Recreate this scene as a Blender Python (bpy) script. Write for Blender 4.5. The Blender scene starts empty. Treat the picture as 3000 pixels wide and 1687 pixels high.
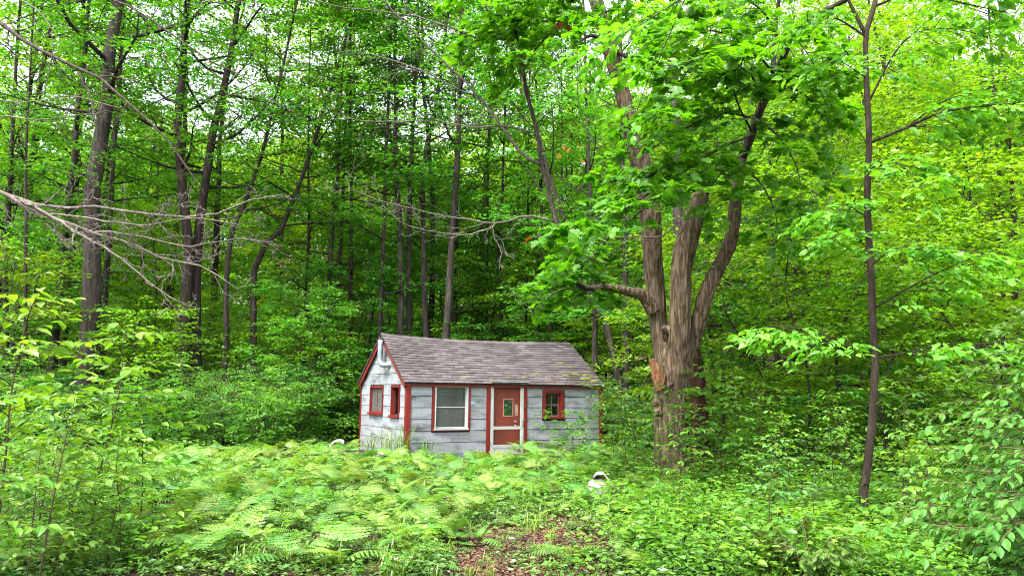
import bpy, math, random
import numpy as np

SC = bpy.context.scene
COL = SC.collection
R = math.radians
rng = np.random.default_rng(7)
random.seed(7)

# ------------------------------------------------------------------ camera, sky, sun, exposure
FPX, PITCH, ROLL, EYE = 2200.0, R(8.02), R(0.61), 1.6       # focal length in photo pixels (3000 wide)
cam = bpy.data.cameras.new('camera')
cam.sensor_width = 36.0
cam.lens = 36.0 * FPX / 3000.0
cam.clip_start, cam.clip_end = 0.1, 1000.0
cam_o = bpy.data.objects.new('camera', cam)
COL.objects.link(cam_o)
cam_o.location = (0, 0, EYE)
from mathutils import Matrix, Vector
cam_o.matrix_world = Matrix.Translation((0, 0, EYE)) @ Matrix.Rotation(R(90) + PITCH, 4, 'X') @ Matrix.Rotation(ROLL, 4, 'Z')
SC.camera = cam_o

SUN_EL, SUN_AZ = R(61), R(-142)         # azimuth from +Y towards +X; the light comes from the left, a little behind the camera
world = bpy.data.worlds.new('World')
SC.world = world
world.use_nodes = True
wn = world.node_tree
wn.nodes.clear()
w_out = wn.nodes.new('ShaderNodeOutputWorld')
w_bg = wn.nodes.new('ShaderNodeBackground')
w_sky = wn.nodes.new('ShaderNodeTexSky')
w_sky.sky_type = 'NISHITA'
w_sky.sun_disc = False
w_sky.sun_elevation = SUN_EL
w_sky.sun_rotation = SUN_AZ
w_sky.dust_density = 4.0
w_sky.air_density = 1.0
w_hsv = wn.nodes.new('ShaderNodeHueSaturation')
w_hsv.inputs['Saturation'].default_value = 0.30      # thin bright overcast
wn.links.new(w_sky.outputs[0], w_hsv.inputs['Color'])
wn.links.new(w_hsv.outputs[0], w_bg.inputs[0])
w_bg.inputs[1].default_value = 0.15
wn.links.new(w_bg.outputs[0], w_out.inputs[0])

sun = bpy.data.lights.new('sun', 'SUN')
sun.energy = 1.4
sun.angle = R(14)
sun.color = (1.0, 0.95, 0.86)
sun_o = bpy.data.objects.new('sun', sun)
COL.objects.link(sun_o)
sd = Vector((math.sin(SUN_AZ) * math.cos(SUN_EL), math.cos(SUN_AZ) * math.cos(SUN_EL), math.sin(SUN_EL)))
sun_o.rotation_euler = sd.to_track_quat('Z', 'Y').to_euler()
sun_o.location = sd * 60

vs = SC.view_settings
vs.view_transform = 'Standard'
vs.look = 'None'
vs.gamma = 1.0
vs.use_curve_mapping = False
vs.exposure = 2.6

cy = SC.cycles
cy.max_bounces = 7
cy.diffuse_bounces = 4
cy.glossy_bounces = 2
cy.transmission_bounces = 5
cy.transparent_max_bounces = 8
cy.caustics_reflective = False
cy.caustics_refractive = False
cy.use_denoising = True
cy.filter_width = 1.05
cy.denoiser = 'OPENIMAGEDENOISE'
cy.denoising_input_passes = 'RGB_ALBEDO_NORMAL'
cy.denoising_prefilter = 'NONE'


# ------------------------------------------------------------------ helpers
def at(px, py, Y):
    """World point seen at photo pixel (px, py) that stands Y metres ahead of the camera."""
    x, y = px - 1500.0, py - 843.5
    x, y = x * math.cos(ROLL) + y * math.sin(ROLL), -x * math.sin(ROLL) + y * math.cos(ROLL)
    c, s = math.cos(PITCH), math.sin(PITCH)
    d = np.array([x / FPX, c + y / FPX * s, s - y / FPX * c])
    d = d * (Y / d[1])
    return np.array([d[0], d[1], d[2] + EYE])


def sm(a, b, v):
    t = np.clip((v - a) / (b - a), 0, 1)
    return t * t * (3 - 2 * t)


def gz(x, y):
    """Height of the ground."""
    x = np.asarray(x, float); y = np.asarray(y, float)
    z = 0.05 * sm(0, 16, y)
    z = z + 0.03 * np.sin(x * 1.3 + 0.7 * y) + 0.03 * np.sin(0.9 * y - 0.6 * x + 1.0)
    z = z + 0.10 * np.maximum(0, y - 27) * sm(-8, 12, x)
    z = z + 0.20 * np.maximum(0, y - 46)
    z = z - 0.15 * sm(-3, -10, x) * sm(14, 24, y)
    return z


def norm(v):
    return v / np.maximum(np.linalg.norm(v, axis=-1, keepdims=True), 1e-9)


class MB:
    """Collects triangles and quads, builds one mesh."""
    def __init__(s):
        s.V, s.T, s.Q, s.n = [], [], [], 0

    def add(s, V, T=None, Q=None):
        V = np.asarray(V, np.float32).reshape(-1, 3)
        if T is not None and len(T): s.T.append(np.asarray(T, np.int64).reshape(-1, 3) + s.n)
        if Q is not None and len(Q): s.Q.append(np.asarray(Q, np.int64).reshape(-1, 4) + s.n)
        s.V.append(V); s.n += len(V)
        return s

    def mesh(s, name, mat=None, smooth=False):
        V = np.concatenate(s.V) if s.V else np.zeros((0, 3), np.float32)
        T = np.concatenate(s.T) if s.T else np.zeros((0, 3), np.int64)
        Q = np.concatenate(s.Q) if s.Q else np.zeros((0, 4), np.int64)
        me = bpy.data.meshes.new(name)
        me.vertices.add(len(V)); me.vertices.foreach_set('co', V.ravel())
        nl = T.size + Q.size
        me.loops.add(nl)
        me.loops.foreach_set('vertex_index', np.concatenate([T.ravel(), Q.ravel()]).astype(np.int32))
        me.polygons.add(len(T) + len(Q))
        st = np.concatenate([np.arange(len(T)) * 3, T.size + np.arange(len(Q)) * 4]).astype(np.int32)
        me.polygons.foreach_set('loop_start', st)
        me.polygons.foreach_set('use_smooth', np.full(len(st), bool(smooth)))
        me.update(calc_edges=True)
        if mat is not None: me.materials.append(mat)
        return me

    def build(s, name, mat=None, parent=None, smooth=False):
        return link(name, s.mesh(name, mat, smooth), parent)


def link(name, data, parent=None):
    o = bpy.data.objects.new(name, data)
    COL.objects.link(o)
    if parent is not None: o.parent = parent
    return o


def tag(o, label=None, cat=None, group=None, kind=None):
    if label: o['label'] = label
    if cat: o['category'] = cat
    if group: o['group'] = group
    if kind: o['kind'] = kind
    return o


def empty(name, loc=(0, 0, 0), rz=0.0, parent=None):
    o = link(name, None, parent)
    o.empty_display_size = 0.1
    o.location = loc
    o.rotation_euler = (0, 0, rz)
    return o


def dup(root, loc, rz=0.0, scale=1.0, tilt=(0, 0)):
    """A copy of a thing and of each of its parts (mesh data shared)."""
    r = root.copy(); COL.objects.link(r)
    r.location = loc; r.rotation_euler = (tilt[0], tilt[1], rz); r.scale = (scale,) * 3
    for ch in root.children:
        c = ch.copy(); COL.objects.link(c); c.parent = r
    return r


BOXQ = [(0, 3, 2, 1), (4, 5, 6, 7), (0, 1, 5, 4), (1, 2, 6, 5), (2, 3, 7, 6), (3, 0, 4, 7)]


def box(mb, x0, x1, y0, y1, z0, z1):
    mb.add([(x0, y0, z0), (x1, y0, z0), (x1, y1, z0), (x0, y1, z0), (x0, y0, z1), (x1, y0, z1), (x1, y1, z1), (x0, y1, z1)], Q=BOXQ)
    return mb


def resample(P, n):
    """Catmull-Rom through the points, n samples."""
    P = np.asarray(P, float)
    if len(P) == 2: return P[0] + (P[1] - P[0]) * np.linspace(0, 1, n)[:, None]
    Q = np.vstack([2 * P[0] - P[1], P, 2 * P[-1] - P[-2]])
    L = np.concatenate([[0], np.cumsum(np.linalg.norm(np.diff(P, axis=0), axis=1))])
    s = np.linspace(0, L[-1], n)
    i = np.clip(np.searchsorted(L, s, side='right') - 1, 0, len(P) - 2)
    t = ((s - L[i]) / np.maximum(L[i + 1] - L[i], 1e-9))[:, None]
    a, b, c, d = Q[i], Q[i + 1], Q[i + 2], Q[i + 3]
    return 0.5 * ((2 * b) + (-a + c) * t + (2 * a - 5 * b + 4 * c - d) * t ** 2 + (-a + 3 * b - 3 * c + d) * t ** 3)


def tube(mb, P, rad, sides=6, rough=0.0, cap=True):
    P = np.asarray(P, float); n = len(P)
    rad = np.broadcast_to(np.asarray(rad, float), (n,))
    T = norm(np.gradient(P, axis=0))
    ref = np.array([1.0, 0, 0]) if abs(T[0][0]) < 0.8 else np.array([0, 1.0, 0])
    U = np.zeros_like(P); u = ref
    for i in range(n):
        u = u - T[i] * (u @ T[i]); u = u / max(np.linalg.norm(u), 1e-9); U[i] = u
    W = np.cross(T, U)
    a = np.linspace(0, 2 * np.pi, sides, endpoint=False)
    rr = rad[:, None] * (1 + (rng.normal(0, rough, (n, sides)) if rough else 0))
    V = P[:, None] + rr[..., None] * (np.cos(a)[None, :, None] * U[:, None] + np.sin(a)[None, :, None] * W[:, None])
    i = np.arange(n - 1)[:, None] * sides; j = np.arange(sides)[None]; k = (j + 1) % sides
    Q = np.stack([i + j, i + k, i + sides + k, i + sides + j], -1).reshape(-1, 4)
    V = V.reshape(-1, 3); Tt = None
    if cap:
        V = np.vstack([V, P[-1] + T[-1] * rad[-1] * 0.6, P[0]])
        jj = np.arange(sides); kk = (jj + 1) % sides; b = (n - 1) * sides
        Tt = np.vstack([np.stack([b + jj, b + kk, np.full(sides, n * sides)], -1), np.stack([kk, jj, np.full(sides, n * sides + 1)], -1)])
    mb.add(V, T=Tt, Q=Q)
    return mb


# ------------------------------------------------------------------ leaves
def L_(pts, tris): return np.array(pts, float), np.array(tris, int)

LEAF_FAR = L_([(0, 0, 0), (.42, .27, .05), (1, 0, -.10), (.42, -.27, .05)], [(0, 2, 1), (0, 3, 2)])
LEAF_OVATE = L_([(0, 0, 0), (.18, .20, .05), (.50, .29, .06), (.80, .16, .0), (1, 0, -.14), (.80, -.16, .0), (.50, -.29, .06), (.18, -.20, .05), (.5, 0, -.01)],
                [(0, 8, 1), (1, 8, 2), (2, 8, 3), (3, 8, 4), (4, 8, 5), (5, 8, 6), (6, 8, 7), (7, 8, 0)])
_m = [(0, 0), (-.14, .17), (-.06, .24), (-.10, .36), (.08, .33), (.13, .40), (.10, .60), (.24, .49), (.36, .62), (.38, .47), (.52, .52), (.47, .36), (.46, .19),
      (.60, .27), (.66, .20), (.80, .24), (.82, .11), (1.0, 0)]
_mv = [(x, y, .05 - .20 * abs(y) ** 1.5 - .16 * max(0, x - .3) ** 2) for x, y in _m] + [(x, -y, .05 - .20 * abs(y) ** 1.5 - .16 * max(0, x - .3) ** 2) for x, y in _m[-2:0:-1]]
LEAF_MAPLE = L_(_mv + [(.36, 0, 0.0)], [(i, len(_mv), (i + 1) % len(_mv)) for i in range(len(_mv))])
LEAF_MAPLE = (LEAF_MAPLE[0], LEAF_MAPLE[1][:, ::-1])


def leaves(mb, P, D, Nn, size, tpl):
    """Places one leaf at each P, pointing along D, its face towards Nn."""
    V0, T0 = tpl
    x = norm(D); y = norm(np.cross(Nn, x)); z = np.cross(x, y)
    s = np.broadcast_to(np.asarray(size, float), (len(P),))[:, None, None]
    V = P[:, None] + s * (V0[None, :, 0:1] * x[:, None] + V0[None, :, 1:2] * y[:, None] + V0[None, :, 2:3] * z[:, None])
    T = T0[None] + (np.arange(len(P)) * len(V0))[:, None, None]
    mb.add(V.reshape(-1, 3), T=T.reshape(-1, 3))


def sprays(mb, P, D, Ln, K, leaf, tpl, width=.42, droop=.16, jit=.35, hang=.25):
    """Flat fans of K leaves each, laid along D from P."""
    P = np.asarray(P); D = norm(np.asarray(D)); Ln = np.asarray(Ln); S = len(P)
    if S == 0: return
    side = norm(np.cross(D, np.array([0, 0, 1.0])) + 1e-6)
    up = np.cross(side, D)
    t = rng.uniform(.02, 1, (S, K)); lat = rng.uniform(-1, 1, (S, K)) * width * (1.05 - .65 * t)
    zz = -droop * (t ** 2 * .8 + np.abs(lat) * .8) + rng.normal(0, .035, (S, K))
    L = Ln[:, None, None]
    pos = P[:, None] + L * (t[..., None] * D[:, None] + lat[..., None] * side[:, None] + zz[..., None] * up[:, None])
    ang = np.sign(lat) * rng.uniform(.2, 1.2, (S, K))
    d = np.cos(ang)[..., None] * D[:, None] + np.sin(ang)[..., None] * side[:, None] + rng.normal(0, .15, (S, K, 3))
    d[..., 2] -= hang * rng.uniform(0, 1, (S, K))
    nn = np.array([0, 0, 1.0]) + rng.normal(0, jit, (S, K, 3))
    size = leaf * rng.uniform(.65, 1.2, (S, K))
    leaves(mb, pos.reshape(-1, 3), d.reshape(-1, 3), nn.reshape(-1, 3), size.ravel(), tpl)


def unit(az, el):
    return np.array([math.cos(az) * math.cos(el), math.sin(az) * math.cos(el), math.sin(el)])


def gen_tree(path, r0, r1, cs=.35, nl=16, spread=4.0, nsub=5, el=(5, 55), sub=.42, slen=.9, sides=9, nspray=3, flare=.5, low=.55):
    """Trunk with limbs and twigs as tubes; returns the tubes and where the leaf sprays sit."""
    mb = MB(); n = 16
    C = resample(path, n); C[2:-1, :2] += rng.normal(0, r0 * .10, (n - 3, 2))
    tt = np.linspace(0, 1, n); rad = r0 + (r1 - r0) * tt ** .85; rad = rad * (1 + flare * np.exp(-tt * 26))
    tube(mb, C, rad, sides, .035)
    SP, SD, SL = [], [], []
    ph = rng.uniform(0, 6)
    for i in range(nl):
        t = min(.99, cs + (1 - cs) * (i + rng.uniform(0, .9)) / nl); u = (t - cs) / (1 - cs)
        p = np.array([np.interp(t, tt, C[:, k]) for k in range(3)]); rt = np.interp(t, tt, rad)
        az = ph + i * 2.4 + rng.uniform(-.4, .4)
        ln = spread * (low + (1 - low) * math.sin(math.pi * min(1, u * .9 + .12))) * (1 - .45 * u * u) * rng.uniform(.75, 1.15)
        e = R(el[0] + (el[1] - el[0]) * u + rng.uniform(-10, 10))
        pts = [p]; d = unit(az, e)
        for k in range(4):
            pts.append(pts[-1] + d * ln / 4)
            d = norm(d + rng.normal(0, .16, 3) + np.array([0, 0, .10 if u < .7 else .02]))
        pts = np.array(pts); rl = max(.012, min(rt * .5, .018 * ln + .01))
        tube(mb, resample(pts, 6), np.linspace(rl, rl * .25, 6), 5 if rl > .03 else 4)
        for j in range(nsub):
            s = .22 + .78 * (j + rng.uniform(0, 1)) / nsub
            q = np.array([np.interp(s * 4, range(5), pts[:, k]) for k in range(3)])
            a2 = az + (1 if j % 2 else -1) * rng.uniform(.45, 1.3) * (1.1 - .5 * s); l2 = sub * ln * rng.uniform(.55, 1.1) * (1.15 - .45 * s) + .25
            e2 = R(rng.uniform(-12, 24)); dd = unit(a2, e2); q2 = q + dd * l2 * .6; q3 = q2 + norm(dd + np.array([0, 0, -.15])) * l2 * .4
            tube(mb, [q, q2, q3], [rl * .35, rl * .22, .004], 3, cap=False)
            for k in range(nspray):
                b = q + (q3 - q) * ((k + .4) / nspray)
                SP.append(b); SD.append(unit(a2 + rng.uniform(-.7, .7), R(rng.uniform(-14, 12)))); SL.append(slen * rng.uniform(.7, 1.25))
        SP.append(pts[-1]); SD.append(norm(pts[-1] - pts[-2])); SL.append(slen)
    return mb, np.array(SP), np.array(SD), np.array(SL)


# ------------------------------------------------------------------ materials
def new_mat(name):
    m = bpy.data.materials.new(name); m.use_nodes = True
    t = m.node_tree; t.nodes.clear()
    o = t.nodes.new('ShaderNodeOutputMaterial')
    return m, t, o


def N(t, typ, **kw):
    n = t.nodes.new(typ)
    for k, v in kw.items():
        if k in n.inputs: n.inputs[k].default_value = v
        else: setattr(n, k, v)
    return n


def ramp(t, fac, stops):
    r = t.nodes.new('ShaderNodeValToRGB')
    e = r.color_ramp.elements
    while len(e) < len(stops): e.new(0.5)
    for k, (p, c) in zip(e, stops): k.position = p; k.color = (*c, 1)
    t.links.new(fac, r.inputs[0])
    return r.outputs[0]


def leaf_mat(name, stops, trans=.42, rough=.42, spec=.45, tint=(1.5, 1.25, .45), varyval=.25, hue=.02):
    m, t, o = new_mat(name)
    g = N(t, 'ShaderNodeNewGeometry')
    oi = N(t, 'ShaderNodeObjectInfo')
    tc = N(t, 'ShaderNodeTexCoord')
    nz = N(t, 'ShaderNodeTexNoise', Scale=.9, Detail=2.0)
    t.links.new(g.outputs['Position'], nz.inputs['Vector'])
    mx = N(t, 'ShaderNodeMath', operation='MULTIPLY_ADD'); mx.inputs[1].default_value = .55
    t.links.new(g.outputs['Random Per Island'], mx.inputs[0])
    m2 = N(t, 'ShaderNodeMath', operation='MULTIPLY_ADD'); m2.inputs[1].default_value = .9; m2.inputs[2].default_value = -.22
    t.links.new(nz.outputs[0], m2.inputs[0]); t.links.new(m2.outputs[0], mx.inputs[2])
    c = ramp(t, mx.outputs[0], stops)
    h = N(t, 'ShaderNodeHueSaturation')
    mr = N(t, 'ShaderNodeMapRange'); mr.inputs[3].default_value = .5 - hue; mr.inputs[4].default_value = .5 + hue * .6
    t.links.new(oi.outputs['Random'], mr.inputs[0]); t.links.new(mr.outputs[0], h.inputs['Hue'])
    mv = N(t, 'ShaderNodeMapRange'); mv.inputs[3].default_value = 1 - varyval; mv.inputs[4].default_value = 1 + varyval
    mm = N(t, 'ShaderNodeMath', operation='FRACT'); m3 = N(t, 'ShaderNodeMath', operation='MULTIPLY'); m3.inputs[1].default_value = 7.31
    t.links.new(oi.outputs['Random'], m3.inputs[0]); t.links.new(m3.outputs[0], mm.inputs[0]); t.links.new(mm.outputs[0], mv.inputs[0])
    t.links.new(mv.outputs[0], h.inputs['Value']); t.links.new(c, h.inputs['Color'])
    p = N(t, 'ShaderNodeBsdfPrincipled', Roughness=rough); p.inputs['Specular IOR Level'].default_value = spec
    t.links.new(h.outputs[0], p.inputs['Base Color'])
    tl = N(t, 'ShaderNodeBsdfTranslucent')
    mc = N(t, 'ShaderNodeMix', data_type='RGBA', blend_type='MULTIPLY'); mc.inputs[0].default_value = 1.0
    mc.inputs[7].default_value = (*tint, 1)
    t.links.new(h.outputs[0], mc.inputs[6]); t.links.new(mc.outputs[2], tl.inputs[0])
    ms = N(t, 'ShaderNodeMixShader'); ms.inputs[0].default_value = trans
    t.links.new(p.outputs[0], ms.inputs[1]); t.links.new(tl.outputs[0], ms.inputs[2]); t.links.new(ms.outputs[0], o.inputs[0])
    return m


def bark_mat(name, c0, c1, c2, scale=9.0, stretch=.14, bump=.6, moss=0.0, ridge=False):
    m, t, o = new_mat(name)
    tc = N(t, 'ShaderNodeTexCoord'); mp = N(t, 'ShaderNodeMapping'); mp.inputs['Scale'].default_value = (1, 1, stretch)
    t.links.new(tc.outputs['Object'], mp.inputs[0])
    n1 = N(t, 'ShaderNodeTexNoise', Scale=scale * 1.6, Detail=6.0, Roughness=.65); t.links.new(mp.outputs[0], n1.inputs['Vector'])
    n2 = N(t, 'ShaderNodeTexNoise', Scale=1.7, Detail=4.0); t.links.new(tc.outputs['Object'], n2.inputs['Vector'])
    vo = N(t, 'ShaderNodeTexVoronoi', Scale=scale * 1.3, feature='DISTANCE_TO_EDGE'); t.links.new(mp.outputs[0], vo.inputs['Vector'])
    c = ramp(t, n1.outputs[0], [(.30, c0), (.5, c1), (.72, c2)])
    big = ramp(t, n2.outputs[0], [(.3, (.62, .6, .58)), (.7, (1.2, 1.18, 1.15))])
    mx = N(t, 'ShaderNodeMix', data_type='RGBA', blend_type='MULTIPLY'); mx.inputs[0].default_value = 1
    t.links.new(c, mx.inputs[6]); t.links.new(big, mx.inputs[7])
    col = mx.outputs[2]
    if moss:
        n3 = N(t, 'ShaderNodeTexNoise', Scale=2.6, Detail=5.0, Roughness=.7); t.links.new(tc.outputs['Object'], n3.inputs['Vector'])
        f = ramp(t, n3.outputs[0], [(.60 - moss * .2, (0, 0, 0)), (.72, (.65, .65, .65))])
        m2 = N(t, 'ShaderNodeMix', data_type='RGBA'); t.links.new(f, m2.inputs[0]); t.links.new(col, m2.inputs[6]); m2.inputs[7].default_value = (.10, .12, .03, 1)
        col = m2.outputs[2]
    if ridge:       # colour multiplied darker in the furrows, paler on the plates
        at_ = N(t, 'ShaderNodeAttribute', attribute_name='ridge')
        rf = ramp(t, at_.outputs['Fac'], [(.10, (.45, .42, .38)), (.35, (.95, .93, .9)), (.9, (1.25, 1.23, 1.2))])
        m3 = N(t, 'ShaderNodeMix', data_type='RGBA', blend_type='MULTIPLY'); m3.inputs[0].default_value = 1
        t.links.new(col, m3.inputs[6]); t.links.new(rf, m3.inputs[7]); col = m3.outputs[2]
    p = N(t, 'ShaderNodeBsdfPrincipled', Roughness=.9); p.inputs['Specular IOR Level'].default_value = .15
    t.links.new(col, p.inputs['Base Color'])
    ad = N(t, 'ShaderNodeMath', operation='MULTIPLY_ADD'); ad.inputs[1].default_value = .8
    t.links.new(vo.outputs[0], ad.inputs[0]); t.links.new(n1.outputs[0], ad.inputs[2])
    b = N(t, 'ShaderNodeBump', Strength=bump, Distance=.03); t.links.new(ad.outputs[0], b.inputs['Height']); t.links.new(b.outputs[0], p.inputs['Normal'])
    t.links.new(p.outputs[0], o.inputs[0])
    return m


def plain_mat(name, stops, scale=6.0, rough=.7, bump=.2, detail=5.0, stretch=(1, 1, 1), metallic=0.0, spec=.3, dist=.004):
    m, t, o = new_mat(name)
    tc = N(t, 'ShaderNodeTexCoord'); mp = N(t, 'ShaderNodeMapping'); mp.inputs['Scale'].default_value = stretch
    t.links.new(tc.outputs['Object'], mp.inputs[0])
    n1 = N(t, 'ShaderNodeTexNoise', Scale=scale, Detail=detail, Roughness=.6); t.links.new(mp.outputs[0], n1.inputs['Vector'])
    c = ramp(t, n1.outputs[0], stops)
    p = N(t, 'ShaderNodeBsdfPrincipled', Roughness=rough, Metallic=metallic); p.inputs['Specular IOR Level'].default_value = spec
    t.links.new(c, p.inputs['Base Color'])
    if bump:
        b = N(t, 'ShaderNodeBump', Strength=bump, Distance=dist); t.links.new(n1.outputs[0], b.inputs['Height']); t.links.new(b.outputs[0], p.inputs['Normal'])
    t.links.new(p.outputs[0], o.inputs[0])
    return m


G = dict(
    tree=leaf_mat('tree_leaf', [(0, (.024, .105, .012)), (.5, (.058, .20, .018)), (1, (.115, .29, .024))], trans=.48, tint=(1.45, 1.5, .4)),
    tree_yellow=leaf_mat('yellow_green_leaf', [(0, (.056, .168, .011)), (.5, (.116, .27, .015)), (1, (.205, .365, .021))], trans=.48, tint=(1.5, 1.4, .34)),  # brighter, yellower leaf: a sunlit, backlit look put into the colour
    maple=leaf_mat('maple_leaf', [(0, (.034, .13, .008)), (.5, (.068, .215, .010)), (1, (.125, .29, .014))], trans=.5, hue=.008, varyval=.1, tint=(1.5, 1.55, .3)),
    sapling=leaf_mat('sapling_leaf', [(0, (.045, .15, .018)), (.5, (.098, .25, .024)), (1, (.19, .36, .034))], rough=.40, spec=.42, tint=(1.5, 1.45, .35)),
    shrub=leaf_mat('shrub_leaf', [(0, (.032, .12, .030)), (.5, (.064, .19, .040)), (1, (.12, .27, .058))], rough=.42, spec=.4, tint=(1.45, 1.4, .5)),
    fern=leaf_mat('fern_leaf', [(0, (.042, .135, .025)), (.45, (.094, .225, .038)), (1, (.18, .315, .062))], trans=.38, rough=.46, spec=.35, tint=(1.4, 1.35, .45), hue=.045, varyval=.38),
    cover=leaf_mat('ground_cover_leaf', [(0, (.025, .085, .018)), (.5, (.055, .14, .022)), (1, (.11, .21, .03))], trans=.25, rough=.35, spec=.55),
    grass=leaf_mat('grass_blade', [(0, (.05, .13, .012)), (.5, (.10, .21, .02)), (1, (.19, .29, .03))], trans=.3),
    litter=leaf_mat('dead_leaf', [(0, (.052, .031, .021)), (.5, (.115, .066, .044)), (1, (.23, .145, .098))], trans=.15, rough=.7, spec=.2, tint=(1.3, .9, .6)),
    red_leaf=leaf_mat('red_leaf', [(0, (.20, .035, .02)), (.5, (.26, .06, .025)), (1, (.32, .12, .03))], trans=.35, tint=(1.3, .8, .5)),
)
B = dict(
    grey=bark_mat('grey_bark', (.018, .015, .013), (.042, .036, .031), (.088, .078, .069)),
    dark=bark_mat('dark_bark', (.014, .011, .009), (.032, .025, .021), (.068, .056, .048)),
    maple=bark_mat('maple_bark', (.075, .055, .041), (.135, .102, .074), (.215, .168, .124), scale=16, stretch=.12, bump=.8, moss=.3, ridge=True),
    sapling=bark_mat('sapling_bark', (.018, .013, .010), (.038, .028, .022), (.075, .057, .045), scale=20),
    dead=bark_mat('dead_twig_bark', (.06, .05, .044), (.12, .105, .094), (.21, .19, .174), scale=20, bump=.3),
    dead_dark=bark_mat('dark_dead_bark', (.02, .016, .013), (.05, .04, .034), (.12, .10, .088), scale=20, bump=.3),
    snag=bark_mat('rotten_snag_bark', (.018, .009, .006), (.05, .024, .015), (.10, .055, .035), scale=8, bump=1.0),
    stem=bark_mat('green_brown_stem', (.035, .032, .016), (.07, .06, .03), (.12, .10, .05), scale=20, bump=.2),
)

# ------------------------------------------------------------------ ground
def ground_material():
    m, t, o = new_mat('leaf_litter_soil')
    g = N(t, 'ShaderNodeNewGeometry')
    n1 = N(t, 'ShaderNodeTexNoise', Scale=.8, Detail=6.0); n2 = N(t, 'ShaderNodeTexNoise', Scale=16.0, Detail=8.0, Roughness=.7)
    vo = N(t, 'ShaderNodeTexVoronoi', Scale=22.0)
    for n in (n1, n2, vo): t.links.new(g.outputs['Position'], n.inputs['Vector'])
    c1 = ramp(t, n2.outputs[0], [(.25, (.028, .021, .015)), (.5, (.078, .057, .043)), (.75, (.15, .115, .09))])
    c2 = ramp(t, n1.outputs[0], [(.35, (.75, .8, .7)), (.65, (1.1, 1.0, .95))])
    mx = N(t, 'ShaderNodeMix', data_type='RGBA', blend_type='MULTIPLY'); mx.inputs[0].default_value = 1
    t.links.new(c1, mx.inputs[6]); t.links.new(c2, mx.inputs[7])
    p = N(t, 'ShaderNodeBsdfPrincipled', Roughness=.95); p.inputs['Specular IOR Level'].default_value = .1
    t.links.new(mx.outputs[2], p.inputs['Base Color'])
    ad = N(t, 'ShaderNodeMath', operation='ADD'); t.links.new(vo.outputs[0], ad.inputs[0]); t.links.new(n2.outputs[0], ad.inputs[1])
    b = N(t, 'ShaderNodeBump', Strength=.9, Distance=.05); t.links.new(ad.outputs[0], b.inputs['Height']); t.links.new(b.outputs[0], p.inputs['Normal'])
    t.links.new(p.outputs[0], o.inputs[0])
    return m


def build_ground():
    xs = np.concatenate([np.linspace(-320, -20, 24)[:-1], np.linspace(-20, 20, 121), np.linspace(20, 320, 24)[1:]])
    ys = np.concatenate([np.linspace(-60, 0, 12)[:-1], np.linspace(0, 30, 101), np.linspace(30, 420, 60)[1:]])
    X, Y = np.meshgrid(xs, ys)
    far = np.clip(Y, -60, 130)
    Z = gz(X, far) + rng.normal(0, .008, X.shape) * (np.abs(X) < 20)
    nx, ny = len(xs), len(ys)
    i = np.arange(ny - 1)[:, None] * nx; j = np.arange(nx - 1)[None]
    Q = np.stack([i + j, i + j + 1, i + nx + j + 1, i + nx + j], -1).reshape(-1, 4)
    mb = MB(); mb.add(np.stack([X, Y, Z], -1), Q=Q)
    o = mb.build('ground', ground_material(), smooth=True)
    tag(o, kind='structure')


build_ground()

# ------------------------------------------------------------------ cabin
def paint_mat(name, col, dark, rough=.55, wear=.5):
    m, t, o = new_mat(name)
    tc = N(t, 'ShaderNodeTexCoord')
    n1 = N(t, 'ShaderNodeTexNoise', Scale=14.0, Detail=8.0, Roughness=.75); t.links.new(tc.outputs['Object'], n1.inputs['Vector'])
    n2 = N(t, 'ShaderNodeTexNoise', Scale=2.2, Detail=4.0); t.links.new(tc.outputs['Object'], n2.inputs['Vector'])
    v = ramp(t, n2.outputs[0], [(.3, tuple(c * .72 for c in col)), (.7, tuple(c * 1.12 for c in col))])
    f = ramp(t, n1.outputs[0], [(.60, (0, 0, 0)), (.74, (wear, wear, wear))])
    mx = N(t, 'ShaderNodeMix', data_type='RGBA'); t.links.new(f, mx.inputs[0]); t.links.new(v, mx.inputs[6]); mx.inputs[7].default_value = (*dark, 1)
    p = N(t, 'ShaderNodeBsdfPrincipled', Roughness=rough); t.links.new(mx.outputs[2], p.inputs['Base Color'])
    b = N(t, 'ShaderNodeBump', Strength=.3, Distance=.004); t.links.new(n1.outputs[0], b.inputs['Height']); t.links.new(b.outputs[0], p.inputs['Normal'])
    t.links.new(p.outputs[0], o.inputs[0])
    return m


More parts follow.
